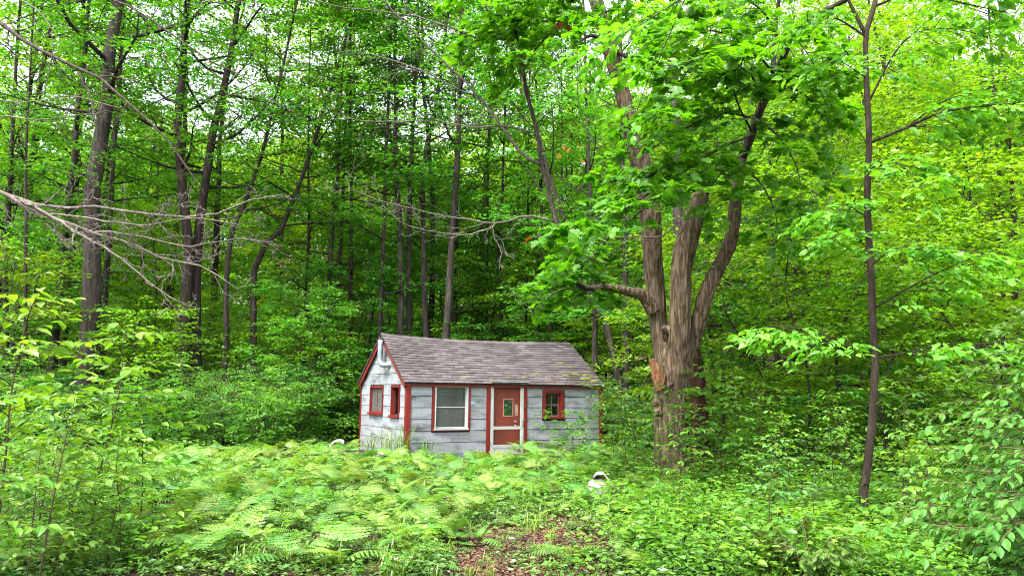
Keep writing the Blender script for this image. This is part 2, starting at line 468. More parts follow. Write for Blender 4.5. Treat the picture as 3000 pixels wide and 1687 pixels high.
def siding_mat():
    m, t, o = new_mat('weathered_shaded_siding')
    g = N(t, 'ShaderNodeNewGeometry'); oi = N(t, 'ShaderNodeObjectInfo')
    mp = N(t, 'ShaderNodeMapping'); mp.inputs['Scale'].default_value = (1.1, 1.1, 4.2); t.links.new(g.outputs['Position'], mp.inputs[0])
    n1 = N(t, 'ShaderNodeTexNoise', Scale=1.5, Detail=6.0, Roughness=.6); t.links.new(mp.outputs[0], n1.inputs['Vector'])
    mq = N(t, 'ShaderNodeMapping'); mq.inputs['Scale'].default_value = (26, 26, 1.2); t.links.new(g.outputs['Position'], mq.inputs[0])
    n2 = N(t, 'ShaderNodeTexNoise', Scale=1.6, Detail=4.0); t.links.new(mq.outputs[0], n2.inputs['Vector'])
    n3 = N(t, 'ShaderNodeTexNoise', Scale=60.0, Detail=5.0, Roughness=.7); t.links.new(g.outputs['Position'], n3.inputs['Vector'])
    c = ramp(t, n1.outputs[0], [(.30, (.064, .070, .074)), (.41, (.148, .158, .170)), (.54, (.217, .230, .252)), (.75, (.252, .262, .278))])  # broad dark smudges: shadow and reflection of the warps put into the colour
    s = ramp(t, n2.outputs[0], [(.3, (.86, .87, .88)), (.6, (1.04, 1.04, 1.04))])
    mx = N(t, 'ShaderNodeMix', data_type='RGBA', blend_type='MULTIPLY'); mx.inputs[0].default_value = 1
    t.links.new(c, mx.inputs[6]); t.links.new(s, mx.inputs[7])
    hv = N(t, 'ShaderNodeHueSaturation'); mr = N(t, 'ShaderNodeMapRange'); mr.inputs[3].default_value = .98; mr.inputs[4].default_value = 1.02
    t.links.new(oi.outputs['Random'], mr.inputs[0]); t.links.new(mr.outputs[0], hv.inputs['Value']); t.links.new(mx.outputs[2], hv.inputs['Color'])
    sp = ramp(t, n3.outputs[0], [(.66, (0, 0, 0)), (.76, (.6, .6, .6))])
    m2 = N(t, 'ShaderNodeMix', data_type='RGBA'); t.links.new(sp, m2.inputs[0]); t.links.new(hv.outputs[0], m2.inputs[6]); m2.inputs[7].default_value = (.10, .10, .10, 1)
    p = N(t, 'ShaderNodeBsdfPrincipled', Roughness=.5); p.inputs['Specular IOR Level'].default_value = .4
    t.links.new(m2.outputs[2], p.inputs['Base Color'])
    b = N(t, 'ShaderNodeBump', Strength=.25, Distance=.004); t.links.new(n2.outputs[0], b.inputs['Height']); t.links.new(b.outputs[0], p.inputs['Normal'])
    t.links.new(p.outputs[0], o.inputs[0])
    return m


def shingle_mat():
    m, t, o = new_mat('asphalt_shingle')
    g = N(t, 'ShaderNodeNewGeometry'); oi = N(t, 'ShaderNodeObjectInfo')
    n1 = N(t, 'ShaderNodeTexNoise', Scale=.9, Detail=4.0); n2 = N(t, 'ShaderNodeTexNoise', Scale=140.0, Detail=3.0)
    for n in (n1, n2): t.links.new(g.outputs['Position'], n.inputs['Vector'])
    ad = N(t, 'ShaderNodeMath', operation='ADD'); t.links.new(g.outputs['Random Per Island'], ad.inputs[0]); t.links.new(oi.outputs['Random'], ad.inputs[1])
    fr = N(t, 'ShaderNodeMath', operation='FRACT'); t.links.new(ad.outputs[0], fr.inputs[0])
    c = ramp(t, fr.outputs[0], [(0, (.050, .042, .044)), (.5, (.071, .061, .064)), (1, (.098, .085, .088))])
    s = ramp(t, n1.outputs[0], [(.3, (.72, .72, .72)), (.7, (1.15, 1.12, 1.12))])
    q = ramp(t, n2.outputs[0], [(.3, (.7, .7, .7)), (.7, (1.25, 1.25, 1.25))])
    a = N(t, 'ShaderNodeMix', data_type='RGBA', blend_type='MULTIPLY'); a.inputs[0].default_value = 1; t.links.new(c, a.inputs[6]); t.links.new(s, a.inputs[7])
    b = N(t, 'ShaderNodeMix', data_type='RGBA', blend_type='MULTIPLY'); b.inputs[0].default_value = 1; t.links.new(a.outputs[2], b.inputs[6]); t.links.new(q, b.inputs[7])
    p = N(t, 'ShaderNodeBsdfPrincipled', Roughness=.85); p.inputs['Specular IOR Level'].default_value = .25; t.links.new(b.outputs[2], p.inputs['Base Color'])
    bp = N(t, 'ShaderNodeBump', Strength=.5, Distance=.003); t.links.new(n2.outputs[0], bp.inputs['Height']); t.links.new(bp.outputs[0], p.inputs['Normal'])
    t.links.new(p.outputs[0], o.inputs[0])
    return m


def glass_mat(name, haze=.0, hazecol=(.5, .52, .5), rough=.05):
    """Window glass: clear with a mirror sheen, more or less dusty."""
    m, t, o = new_mat(name)
    tr = N(t, 'ShaderNodeBsdfTransparent'); tr.inputs[0].default_value = (.82, .88, .84, 1)
    gl = N(t, 'ShaderNodeBsdfGlossy', Roughness=rough)
    fr = N(t, 'ShaderNodeFresnel', IOR=1.6)
    ms = N(t, 'ShaderNodeMixShader'); t.links.new(fr.outputs[0], ms.inputs[0]); t.links.new(tr.outputs[0], ms.inputs[1]); t.links.new(gl.outputs[0], ms.inputs[2])
    out = ms.outputs[0]
    if haze:
        tc = N(t, 'ShaderNodeTexCoord'); mp = N(t, 'ShaderNodeMapping'); mp.inputs['Scale'].default_value = (.9, .9, 1.5); t.links.new(tc.outputs['Object'], mp.inputs[0])
        n1 = N(t, 'ShaderNodeTexNoise', Scale=.8, Detail=2.0, Roughness=.4, Distortion=.3); t.links.new(mp.outputs[0], n1.inputs['Vector'])
        f = ramp(t, n1.outputs[0], [(.3, (haze * .35,) * 3), (.7, (min(1, haze * 1.4),) * 3)])
        d = N(t, 'ShaderNodeBsdfPrincipled', Roughness=.35); d.inputs['Base Color'].default_value = (*hazecol, 1)
        m2 = N(t, 'ShaderNodeMixShader'); t.links.new(f, m2.inputs[0]); t.links.new(out, m2.inputs[1]); t.links.new(d.outputs[0], m2.inputs[2])
        out = m2.outputs[0]
    t.links.new(out, o.inputs[0])
    return m


def screen_mat():
    m, t, o = new_mat('insect_screen')
    tr = N(t, 'ShaderNodeBsdfTransparent'); d = N(t, 'ShaderNodeBsdfDiffuse'); d.inputs[0].default_value = (.12, .12, .12, 1)
    ms = N(t, 'ShaderNodeMixShader'); ms.inputs[0].default_value = .07
    t.links.new(tr.outputs[0], ms.inputs[1]); t.links.new(d.outputs[0], ms.inputs[2]); t.links.new(ms.outputs[0], o.inputs[0])
    return m


M = dict(
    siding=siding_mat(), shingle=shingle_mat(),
    red=paint_mat('barn_red_paint', (.138, .007, .005), (.06, .026, .019), .5, .6),
    door_red=paint_mat('door_red_paint', (.20, .019, .005), (.11, .015, .008), .45, .4),
    white=paint_mat('old_white_paint', (.36, .38, .37), (.17, .17, .155), .5, .6),
    tar=plain_mat('tar_paper', [(.3, (.015, .015, .016)), (.7, (.035, .034, .034))], rough=.9),
    inside=plain_mat('bare_inside_boards', [(.3, (.05, .035, .025)), (.7, (.10, .075, .055))], rough=.9),
    zinc=plain_mat('galvanised_pipe', [(.3, (.20, .235, .27)), (.5, (.29, .34, .385)), (.7, (.38, .43, .48))], scale=18, rough=.45, metallic=.75, bump=.15),
    brass=plain_mat('tarnished_brass', [(.3, (.22, .12, .07)), (.7, (.42, .26, .16))], rough=.4, metallic=.8, bump=0),
    tan=plain_mat('tan_plate', [(.3, (.30, .18, .13)), (.7, (.42, .28, .2))], rough=.6),
    blue=plain_mat('faded_blue_card', [(.3, (.09, .25, .42)), (.7, (.18, .36, .55))], rough=.6),
    moss=plain_mat('roof_moss', [(.3, (.05, .06, .012)), (.5, (.09, .10, .02)), (.7, (.16, .15, .04))], scale=40, rough=1, bump=1, dist=.02),
    concrete=plain_mat('footing_stone', [(.3, (.20, .17, .15)), (.7, (.36, .32, .3))], rough=.9, bump=.6, dist=.02),
    curtain=plain_mat('grey_curtain', [(.3, (.20, .20, .20)), (.7, (.36, .36, .355))], scale=1.2, stretch=(5, 5, .3), rough=.9),
    glass=glass_mat('window_glass'), dusty=glass_mat('dusty_window_glass', .30, (.22, .235, .23)), screen=screen_mat(),
    wood=plain_mat('weathered_board', [(.3, (.10, .075, .06)), (.7, (.24, .19, .16))], scale=10, stretch=(1, 1, .2), rough=.9, bump=.5),
)

CX, CY, CZ, CROT = -2.50, 18.31, 0.043, R(29.4)
CL, CW, CH, RIDGE = 5.76, 3.45, 1.83, 3.06
cabin = empty('cabin', (CX, CY, CZ), CROT)
tag(cabin, 'small grey sided cabin with red trim and brown shingle roof in the fern clearing', 'cabin')


def sub_rects(r, holes):
    """Rectangle minus rectangles (x0, x1, z0, z1)."""
    out = [r]
    for h in holes:
        nxt = []
        for (a, b, c, d) in out:
            if h[1] <= a or h[0] >= b or h[3] <= c or h[2] >= d: nxt.append((a, b, c, d)); continue
            if h[0] > a: nxt.append((a, h[0], c, d))
            if h[1] < b: nxt.append((h[1], b, c, d))
            x0, x1 = max(a, h[0]), min(b, h[1])
            if h[2] > c: nxt.append((x0, x1, c, h[2]))
            if h[3] < d: nxt.append((x0, x1, h[3], d))
        out = nxt
    return [r for r in out if r[1] - r[0] > .015 and r[3] - r[2] > .015]


def wall_core(L, H, holes, th=.10):
    xs = sorted({0, L, *[h[0] for h in holes], *[h[1] for h in holes]}); zs = sorted({-.25, H, *[h[2] for h in holes], *[h[3] for h in holes]})
    mb = MB()
    for i in range(len(xs) - 1):
        for r in sub_rects((xs[i], xs[i + 1], -.25, H), holes):
            box(mb, r[0], r[1], 0, th, r[2], r[3])
    return mb


F_HOLES = [(.72, 1.63, .68, 1.75), (2.25, 3.26, -.3, 1.80), (3.93, 4.41, .97, 1.59)]
G_HOLES = [(.50, 1.02, 1.00, 1.69), (1.70, 2.62, 1.03, 1.68)]
B_HOLES = [(4.25, 5.3, .75, 1.55)]


def bulge(x, z, k=0.0):
    from mathutils import noise
    return (.026 if k == 0 else .016) * max(0, noise.noise((x * .75 + k, z * 3.6, k)) + .05) + .002 * noise.noise((x * 5, z * 7, 3 + k))


def siding_piece(a, b, c, d, z0, z1, k, flip=False):
    """One siding shingle: a warped sheet with edges, its butt proud of the course below."""
    n = 4; mb = MB()
    X = np.linspace(a, b, n); Z = np.linspace(c, d, n); V = []
    for z in Z:
        for x in X:
            v = (z - z0) / (z1 - z0)
            V.append((x, -(.006 + .006 * (1 - v)) - bulge(x, z, k), z))
    Q = [(i * n + j, i * n + j + 1, (i + 1) * n + j + 1, (i + 1) * n + j) for i in range(n - 1) for j in range(n - 1)]
    ring = [j for j in range(n)] + [i * n + n - 1 for i in range(1, n)] + [(n - 1) * n + j for j in range(n - 2, -1, -1)] + [i * n for i in range(n - 2, 0, -1)]
    mb.add(V, Q=Q)
    m = len(ring)
    E = [V[i] for i in ring] + [(V[i][0], -.001, V[i][2]) for i in ring]
    mb.add(E, Q=[((i + 1) % m, i, m + i, m + (i + 1) % m) for i in range(m)])
    return mb


def orient(mb, fn):
    mb.V = [np.array([fn(*p) for p in v], np.float32) for v in mb.V]
    return mb


GABLE = lambda x, y, z: (y, CW - x, z)      # wall plane (x along the wall, y out) to the left end wall, seen from outside


# front wall
fw = wall_core(CL, CH, F_HOLES).build('front_wall', M['tar'], cabin)
lines = [-.20, .08, .36, .642, .923, 1.205, 1.487, 1.80]
casing_f = [(.64, 1.69, .60, 1.80), (2.15, 3.34, -.3, 1.85), (3.82, 4.54, .86, 1.68)]
for k in range(len(lines) - 1):
    z0, z1 = lines[k] + .007, lines[k + 1] - .007
    x = .08 - rng.uniform(0, .2)
    while x < CL - .08:
        w = .262 + rng.normal(0, .012)
        a, b = max(x, .09), min(x + w - .0006, CL - .09); x += w
        if b - a < .02: continue
        for r in sub_rects((a, b, z0, z1), casing_f):
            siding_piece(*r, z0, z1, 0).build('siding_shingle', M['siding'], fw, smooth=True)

# left gable wall: wall coordinate x runs from the back corner (0) to the front corner (CW)
slope = (RIDGE - CH) / (CW / 2)
g_holes = [(CW - h[1], CW - h[0], h[2], h[3]) for h in G_HOLES]
mb = wall_core(CW, CH, g_holes)
mb.add([(0, 0, CH), (CW, 0, CH), (CW / 2, 0, RIDGE - .06), (0, .1, CH), (CW, .1, CH), (CW / 2, .1, RIDGE - .06)], T=[(0, 1, 2), (4, 3, 5)], Q=[(1, 4, 5, 2), (3, 0, 2, 5)])
gw = orient(mb, GABLE).build('gable_wall', M['tar'], cabin)


def clip_poly(P, n, c):
    out = []
    for i in range(len(P)):
        p, q = P[i], P[(i + 1) % len(P)]
        a, b = n[0] * p[0] + n[1] * p[1] - c, n[0] * q[0] + n[1] * q[1] - c
        if a <= 0: out.append(p)
        if a * b < 0:
            s = a / (a - b); out.append((p[0] + (q[0] - p[0]) * s, p[1] + (q[1] - p[1]) * s))
    return out


casing_g = [(r[0] - .07, r[1] + .07, r[2] - .05, r[3] + .07) for r in g_holes]
glines = [-.20, .11, .393, .666, .939, 1.215, 1.49, 1.765, 2.04, 2.315, 2.59, 2.865, 3.05]
for k in range(len(glines) - 1):
    z0, z1 = glines[k] + .006, glines[k + 1] - .006
    cuts = [.05, CW * .36 + rng.uniform(-.3, .3), CW * .7 + rng.uniform(-.3, .3), CW - .06]
    for a, b in zip(cuts[:-1], cuts[1:]):
        for r in sub_rects((a, b - .003, z0, z1), casing_g):
            if z1 <= CH:
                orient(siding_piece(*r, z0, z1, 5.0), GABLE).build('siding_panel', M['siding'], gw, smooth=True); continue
            P = [(r[0], r[2]), (r[1], r[2]), (r[1], r[3]), (r[0], r[3])]
            P = clip_poly(P, (-slope, 1), CH - .03); P = clip_poly(P, (slope, 1), CH - .03 + slope * CW)
            if len(P) < 3: continue
            mb = MB(); m = len(P)
            V = [(x, -(.006 + .006 * (1 - (z - z0) / (z1 - z0))), z) for x, z in P] + [(x, -.001, z) for x, z in P]
            mb.add(V, T=[(0, i, i + 1) for i in range(1, m - 1)], Q=[((i + 1) % m, i, m + i, m + (i + 1) % m) for i in range(m)])
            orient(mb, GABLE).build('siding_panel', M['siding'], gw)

# right and back walls, floor
rw = MB(); rw.add([(CL, 0, -.25), (CL, CW, -.25), (CL, CW, CH), (CL, CW / 2, RIDGE - .06), (CL, 0, CH), (CL - .1, 0, -.25), (CL - .1, CW, -.25), (CL - .1, CW, CH), (CL - .1, CW / 2, RIDGE - .06), (CL - .1, 0, CH)],
    T=[(2, 3, 4), (9, 8, 7)], Q=[(0, 1, 2, 4), (9, 7, 6, 5), (0, 4, 9, 5), (1, 6, 7, 2), (0, 5, 6, 1)])
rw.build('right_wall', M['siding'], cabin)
bw = wall_core(CL - .2, CH, [(h[0] - .1, h[1] - .1, h[2], h[3]) for h in B_HOLES])
orient(bw, lambda x, y, z: (x + .1, CW - .1 + y, z)).build('back_wall', M['inside'], cabin)
box(MB(), .1, CL - .1, .1, CW - .1, -.1, -.02).build('floor', M['inside'], cabin)
for (x, y) in ((.05, .05), (CL - .35, .05), (.05, CW - .35)):
    box(MB(), x, x + .3, y, y + .3, -.5, -.255).build('footing_stone', M['concrete'], cabin)
box(MB(), -.02, .06, .3, CW - .2, -.30, -.21).build('sill_board', M['wood'], cabin)

# roof
TH = math.atan(slope); EAVE = .09; OVL, OVR = .11, .10
SLEN = (CW / 2 + EAVE) / math.cos(TH)


def roof_pt(x, s, lift=0.0):
    """Point on the front slope: x along the eave, s metres up the slope; the ridge sags in the middle."""
    u = np.clip((x + OVL) / (CL + OVL + OVR), 0, 1)
    sag = .085 * np.sin(np.pi * u ** .8) * (s / SLEN)
    y = -EAVE + s * math.cos(TH); z = CH + .035 - EAVE * slope + s * math.sin(TH) - sag
    return np.array([x, y - lift * math.sin(TH), z + lift * math.cos(TH)])


mb = MB()
for sgn in (0, 1):
    nx = 13; V = []
    for lift in (-.04, -.004):
        for s in (0, SLEN / 2, SLEN):
            for x in np.linspace(-OVL, CL + OVR, nx):
                p = roof_pt(x, s, lift); V.append((p[0], p[1] if not sgn else CW - p[1], p[2]))
    Q = []
    for l in (0, 1):
        for i in range(2):
            for j in range(nx - 1):
                a = l * 3 * nx + i * nx + j; q = (a, a + 1, a + nx + 1, a + nx)
                Q.append(q if (l == 1) != bool(sgn) else q[::-1])
    for j in range(nx - 1): Q.append((j, j + 1, 3 * nx + j + 1, 3 * nx + j))
    for i in range(2):
        Q.append((i * nx, (i + 1) * nx, (3 + i + 1) * nx, (3 + i) * nx)); Q.append((i * nx + nx - 1, (i + 1) * nx + nx - 1, (3 + i + 1) * nx + nx - 1, (3 + i) * nx + nx - 1))
    mb.add(V, Q=Q)
roof = mb.build('roof', M['tar'], cabin)


def shingle_mb(w, d, t0=.013, skew=0.0):
    mb = MB()
    mb.add([(0, 0, 0), (w, skew, 0), (w, d, -.004), (0, d, -.004), (0, 0, t0), (w, skew, t0), (w, d, .0), (0, d, .0)], Q=BOXQ)
    return mb


sh_meshes = [shingle_mb(.268 + rng.normal(0, .003), .165, .012 + rng.uniform(0, .006), rng.normal(0, .006)).mesh('shingle', M['shingle']) for _ in range(8)]
EXPO = .1225; rows = int(SLEN / EXPO); spots = []
for k in range(rows):
    s = k * EXPO + .0
    x = -OVL - (k % 2) * .135 - rng.uniform(0, .03)
    while x < CL + OVR - .01:
        a, b = max(x, -OVL), min(x + .272, CL + OVR)
        if b - a > .03: spots.append((k, s, a, b))
        x += .272
spots_sorted = sorted(spots, key=lambda q: (q[2] * .49 + q[1] * .7))
own = set(id(q) for q in spots_sorted[:300])
rest = MB()
for q in spots:
    k, s, a, b = q
    p = roof_pt(a, s + rng.normal(0, .003), .006)
    rot = Matrix.Rotation(TH - .045, 4, 'X') @ Matrix.Rotation(rng.normal(0, .006), 4, 'Z')
    p2 = roof_pt(b, s, .006); yaw_s = math.atan2(p2[2] - p[2], p2[0] - p[0])
    mat4 = Matrix.Translation(p) @ Matrix.Rotation(-yaw_s, 4, 'Y') @ rot @ Matrix.Diagonal(((b - a - .007) / .268, 1, 1, 1))
    if id(q) in own:
        o = link('shingle', sh_meshes[rng.integers(8)], roof); o.matrix_local = mat4
    else:
        t = shingle_mb(.268, .165, .012 + rng.uniform(0, .006))
        V = np.array([mat4 @ Vector(v) for v in t.V[0]]); rest.add(V, Q=BOXQ)
tag(rest.build('shingles', M['shingle'], roof), kind='stuff')
back = MB()
for k in range(rows):
    for x in np.arange(-OVL - (k % 2) * .135, CL + OVR - .14, .272):
        a, b = max(x, -OVL), min(x + .268, CL + OVR); p = roof_pt(a, k * EXPO, .006); p2 = roof_pt(a, k * EXPO + .165, .002)
        back.add([(a, CW - p[1], p[2]), (b, CW - p[1], p[2]), (b, CW - p2[1], p2[2]), (a, CW - p2[1], p2[2]), (a, CW - p[1], p[2] + .012), (b, CW - p[1], p[2] + .012), (b, CW - p2[1], p2[2] + .004), (a, CW - p2[1], p2[2] + .004)], Q=[q[::-1] for q in BOXQ])
tag(back.build('rear_shingles', M['shingle'], roof), kind='stuff')
for x in np.arange(-OVL, CL + OVR - .05, .30):      # ridge caps
    c = MB(); b = min(x + .32, CL + OVR)
    V = []
    for xx, up in ((x, .020), (b, .008)):
        p = roof_pt(xx, SLEN - .125, .010); r = roof_pt(xx, SLEN, .012)
        V += [(xx, p[1], p[2] + up * .5), (xx, CW / 2, r[2] + up), (xx, CW - p[1], p[2] + up * .5)]
    c.add(V, Q=[(0, 3, 4, 1), (1, 4, 5, 2)], T=None)
    c.add([(v[0], v[1], v[2] - .006) for v in V], Q=[(1, 4, 3, 0), (2, 5, 4, 1)])
    c.build('ridge_cap', M['shingle'], roof)
for (x, s, r) in [(.75, .16, .05), (1.55, .22, .07), (1.75, .14, .04), (2.35, .2, .07), (2.9, .33, .07), (2.95, .44, .05), (3.4, .35, .08), (3.85, .5, .07), (4.75, .45, .1), (5.1, .55, .13), (5.35, .30, .16), (5.5, .5, .12), (5.6, .2, .13), (4.9, 1.1, .10), (4.4, .3, .05), (5.2, .9, .07)]:
    c = MB(); p = roof_pt(x, s, .014); a = np.linspace(0, 2 * np.pi, 9, endpoint=False)
    V = [p + np.array([0, 0, .02 * r / .07])]
    for f, hgt in ((.55, .014 * r / .07), (1, -.012)):
        for q in a:
            rr = r * f * rng.uniform(.65, 1.3); V.append(roof_pt(x + rr * math.cos(q) * 1.5, s + rr * .6 * math.sin(q), .014 + hgt))
    c.add(V, T=[(0, 1 + i, 1 + (i + 1) % 9) for i in range(9)], Q=[(1 + i, 10 + i, 10 + (i + 1) % 9, 1 + (i + 1) % 9) for i in range(9)])
    c.build('moss_clump', M['moss'], roof, smooth=True)
c = MB(); n = 260
xs_ = np.clip(5.1 - np.abs(rng.normal(0, .9, n)) + rng.uniform(0, .6, n), 1.0, 5.75); ss_ = np.abs(rng.normal(.15, .4, n)) + .06
P = np.array([roof_pt(a, min(b, SLEN * .9), .022) for a, b in zip(xs_, ss_)])
leaves(c, P, unit(.3, 0) + rng.normal(0, 1, (n, 3)) * (1, 1, .2), np.array([0, -.5, .8]) + rng.normal(0, .15, (n, 3)), rng.uniform(.025, .06, n), LEAF_FAR)
tag(c.build('roof_leaf_litter', G['litter'], roof), kind='stuff')
for k in range(5):
    a = rng.uniform(3.6, 5.2); s = rng.uniform(.2, .9); c = MB()
    tube(c, [roof_pt(a, s, .022), roof_pt(a + .12, s - .05, .035), roof_pt(a + .3, s + rng.uniform(-.15, .1), .022)], [.005, .004, .003], 4)
    c.build('fallen_twig', B['dead'], roof)

# red trim
def board(name, x0, x1, y0, y1, z0, z1, mat='red', parent=cabin, bev=.004):
    mb = box(MB(), x0, x1, y0, y1, z0, z1)
    return mb.build(name, M[mat], parent)

board('corner_board', -.028, .092, -.032, -.0015, -.2, CH - .05)
board('corner_board', -.031, -.0015, 0.0, .085, -.2, CH - .02)
board('corner_board', CL - .092, CL + .03, -.032, -.0015, -.2, CH - .05)
board('corner_board', -.03, -.0015, CW - .06, CW + .015, -.2, CH - .02)
board('frieze_board', -.034, CL + .034, -.040, -.002, 1.775, CH + .005)
fas = MB()
for x0, x1 in zip(np.linspace(-OVL, CL + OVR, 9)[:-1], np.linspace(-OVL, CL + OVR, 9)[1:]):
    pass
p = roof_pt(0, 0, -.04)
board('fascia_board', -OVL + .01, CL + OVR - .01, p[1] + .006, p[1] + .028, p[2] - .045, p[2] + .03)
board('soffit', -.03, CL + .03, p[1] + .028, -.041, p[2] - .02, p[2] - .005)
for sgn in (0, 1):      # rake boards under the roof edge at the left gable
    V = []
    for s, x in ((.0, -OVL + .02), (SLEN, -OVL + .02)):
        for dx in (0, .03):
            for lift in (-.042, -.155):
                q = roof_pt(0, s, lift); y = q[1] if not sgn else CW - q[1]
                if s > 0: y = CW / 2
                z = q[2] if s == 0 else roof_pt(0, SLEN, -.042)[2] - (0 if lift == -.042 else .135)
                V.append((x + dx, y, z))
    mb = MB(); Q = [(0, 1, 5, 4), (3, 2, 6, 7), (0, 4, 6, 2), (1, 3, 7, 5), (0, 2, 3, 1), (4, 5, 7, 6)]
    mb.add(V, Q=Q if not sgn else [q[::-1] for q in Q])
    mb.build('rake_board', M['red'], cabin)


def window(name, rect, parent_fn, cas=.07, sill=True, cas_mat='red', sash_mat='white', cross=(0, 0), pane='glass', depth=.05, sash=.04, proud=.03, head=None):
    """Casing, sash, bars and panes of one window, in wall coordinates (x along, y out negative, z up)."""
    a, b, c, d = rect; e = empty(name, (0, 0, 0), 0, cabin); hd = cas if head is None else head
    def part(nm, x0, x1, y0, y1, z0, z1, mt):
        orient(box(MB(), x0, x1, y0, y1, z0, z1), parent_fn).build(nm, M[mt], e)
    part('casing', a - cas, a, -proud, -.002, c, d, cas_mat); part('casing', b, b + cas, -proud, -.002, c, d, cas_mat)
    part('casing', a - cas, b + cas, -proud - .003, -.002, d + .0005, d + hd, cas_mat)
    if sill: part('sill', a - cas - .02, b + cas + .02, -proud - .045, .0, c - .055, c - .0005, cas_mat)
    else: part('casing', a - cas, b + cas, -proud - .003, -.002, c - cas * .7, c - .0005, cas_mat)
    y0, y1 = depth, depth + .03
    part('sash', a + .001, a + sash, y0, y1, c, d, sash_mat); part('sash', b - sash, b - .001, y0, y1, c, d, sash_mat)
    part('sash', a + sash, b - sash, y0, y1, d - sash, d - .001, sash_mat); part('sash', a + sash, b - sash, y0, y1, c + .001, c + sash, sash_mat)
    for i in range(cross[0]):
        x = a + (b - a) * (i + 1) / (cross[0] + 1); part('muntin', x - .011, x + .011, y0 - .003, y1 - .004, c + sash, d - sash, sash_mat)
    for i in range(cross[1]):
        z = c + (d - c) * (i + 1) / (cross[1] + 1); part('muntin', a + sash, b - sash, y0 - .001, y1 - .006, z - .011, z + .011, sash_mat)
    part('pane', a + sash - .003, b - sash + .003, y0 + .012, y0 + .016, c + sash - .003, d - sash + .003, pane)
    # reveal lining
    part('jamb', a, a + .012, 0, depth, c, d, cas_mat); part('jamb', b - .012, b, 0, depth, c, d, cas_mat)
    return e


FRONT = lambda x, y, z: (x, y, z)
w1 = window('large_window', (.72, 1.63, .68, 1.75), FRONT, cas=.065, sill=False, pane='dusty', depth=.03, sash=.055, cross=(0, 1), head=.05)
o = orient(box(MB(), .70, 1.65, -.055, .02, .66, .70), FRONT).build('sill', M['white'], w1)
for (x0, x1, z0, z1) in ((.722, .755, .70, 1.748), (1.595, 1.628, .70, 1.748), (.755, 1.595, 1.71, 1.748)):
    box(MB(), x0, x1, -.036, .03, z0, z1).build('storm_frame', M['white'], w1)
tag(box(MB(), .78, 1.57, .16, .165, .7, 1.74).build('curtain', M['curtain'], w1), 'pale hanging sheet behind the glass')
w2 = window('small_window', (3.93, 4.41, .97, 1.59), FRONT, cas=.09, cross=(1, 1), depth=.085, sash=.03, sash_mat='wood', cas_mat='red')
w3 = window('gable_window', g_holes[1], GABLE, cas=.05, cross=(1, 0), depth=.01, sash=.03, sash_mat='red', pane='dusty')
orient(box(MB(), g_holes[1][0], g_holes[1][1], .06, .065, g_holes[1][2], g_holes[1][3]), GABLE).build('curtain', M['curtain'], w3)
w4 = window('gable_window', g_holes[0], GABLE, cas=.038, depth=.075, sash=.02, sash_mat='tar', head=.055)
# w3 / w4 hold the two end-wall windows: one curtained and one dark
tag(w3, 'curtained gable window with a red middle bar' if g_holes[1][0] < g_holes[0][0] else 'dark gable window'); tag(w4, 'dark bare gable window')
mb = window('added_rear_window', (CL - B_HOLES[0][1], CL - B_HOLES[0][0], B_HOLES[0][2], B_HOLES[0][3]), lambda x, y, z: (CL - x, CW - y, z), cas=.06, depth=.03)  # unseen window added in line with the door lite to show green

# door
for x0, x1 in ((2.15, 2.245), (3.265, 3.345)):
    board('door_post', x0, x1, -.036, -.0015, -.2, CH - .055)
board('door_jamb', 2.246, 2.262, -.03, .1, -.2, 1.80); board('door_jamb', 3.246, 3.262, -.03, .1, -.2, 1.80)
board('drip_cap', 2.24, 3.36, -.105, -.041, 1.862, 1.878, 'white')
sd_ = empty('screen_door', (0, 0, 0), 0, cabin)
def sp(nm, x0, x1, y0, y1, z0, z1, mt='white'): return box(MB(), x0, x1, y0, y1, z0, z1).build(nm, M[mt], sd_)
sp('stile', 2.268, 2.352, -.032, -.004, -.06, 1.795); sp('stile', 3.148, 3.240, -.032, -.004, -.06, 1.795)
sp('rail', 2.352, 3.148, -.031, -.005, 1.735, 1.795); sp('rail', 2.352, 3.148, -.031, -.005, .655, .73); sp('rail', 2.352, 3.148, -.031, -.005, .195, .27)
sp('kick_panel', 2.352, 3.148, -.024, -.010, -.06, .195)
sp('screen', 2.350, 3.150, -.016, -.015, .728, 1.737, 'screen'); sp('screen', 2.350, 3.150, -.016, -.015, .268, .657, 'screen')
for z in (1.5, .28): sp('hinge', 2.255, 2.275, -.042, -.033, z, z + .07, 'zinc')
sp('handle', 3.195, 3.212, -.055, -.033, .74, .88, 'zinc')
for z in (.88, 1.22): sp('latch', 3.225, 3.30, -.048, -.037, z, z + .03, 'brass')
dr = empty('front_door', (0, 0, 0), 0, cabin)
mb = MB()
for r in sub_rects((2.263, 3.245, -.05, 1.79), [(2.69, 2.95, 1.0, 1.41)]): box(mb, r[0], r[1], .05, .088, r[2], r[3])
mb.build('slab', M['door_red'], dr)
for (x0, x1, z0, z1) in ((2.67, 2.69, .98, 1.43), (2.95, 2.97, .98, 1.43), (2.69, 2.95, 1.41, 1.43), (2.69, 2.95, .98, 1.0)):
    box(MB(), x0, x1, .042, .06, z0, z1).build('lite_frame', M['tan'], dr)
box(MB(), 2.688, 2.952, .066, .07, .998, 1.412).build('pane', M['glass'], dr)
box(MB(), 3.02, 3.11, .044, .0495, 1.0, 1.28).build('push_plate', M['tan'], dr)
for z, r in ((.84, .032), (.74, .026)):
    c = MB(); tube(c, [(3.03, .05, z), (3.03, .03, z), (3.03, .02, z), (3.03, .0, z), (3.03, -.004, z)], [r * 1.2, r * 1.1, r * .4, r, r * .7], 10); c.build('knob', M['brass'], dr, smooth=True)

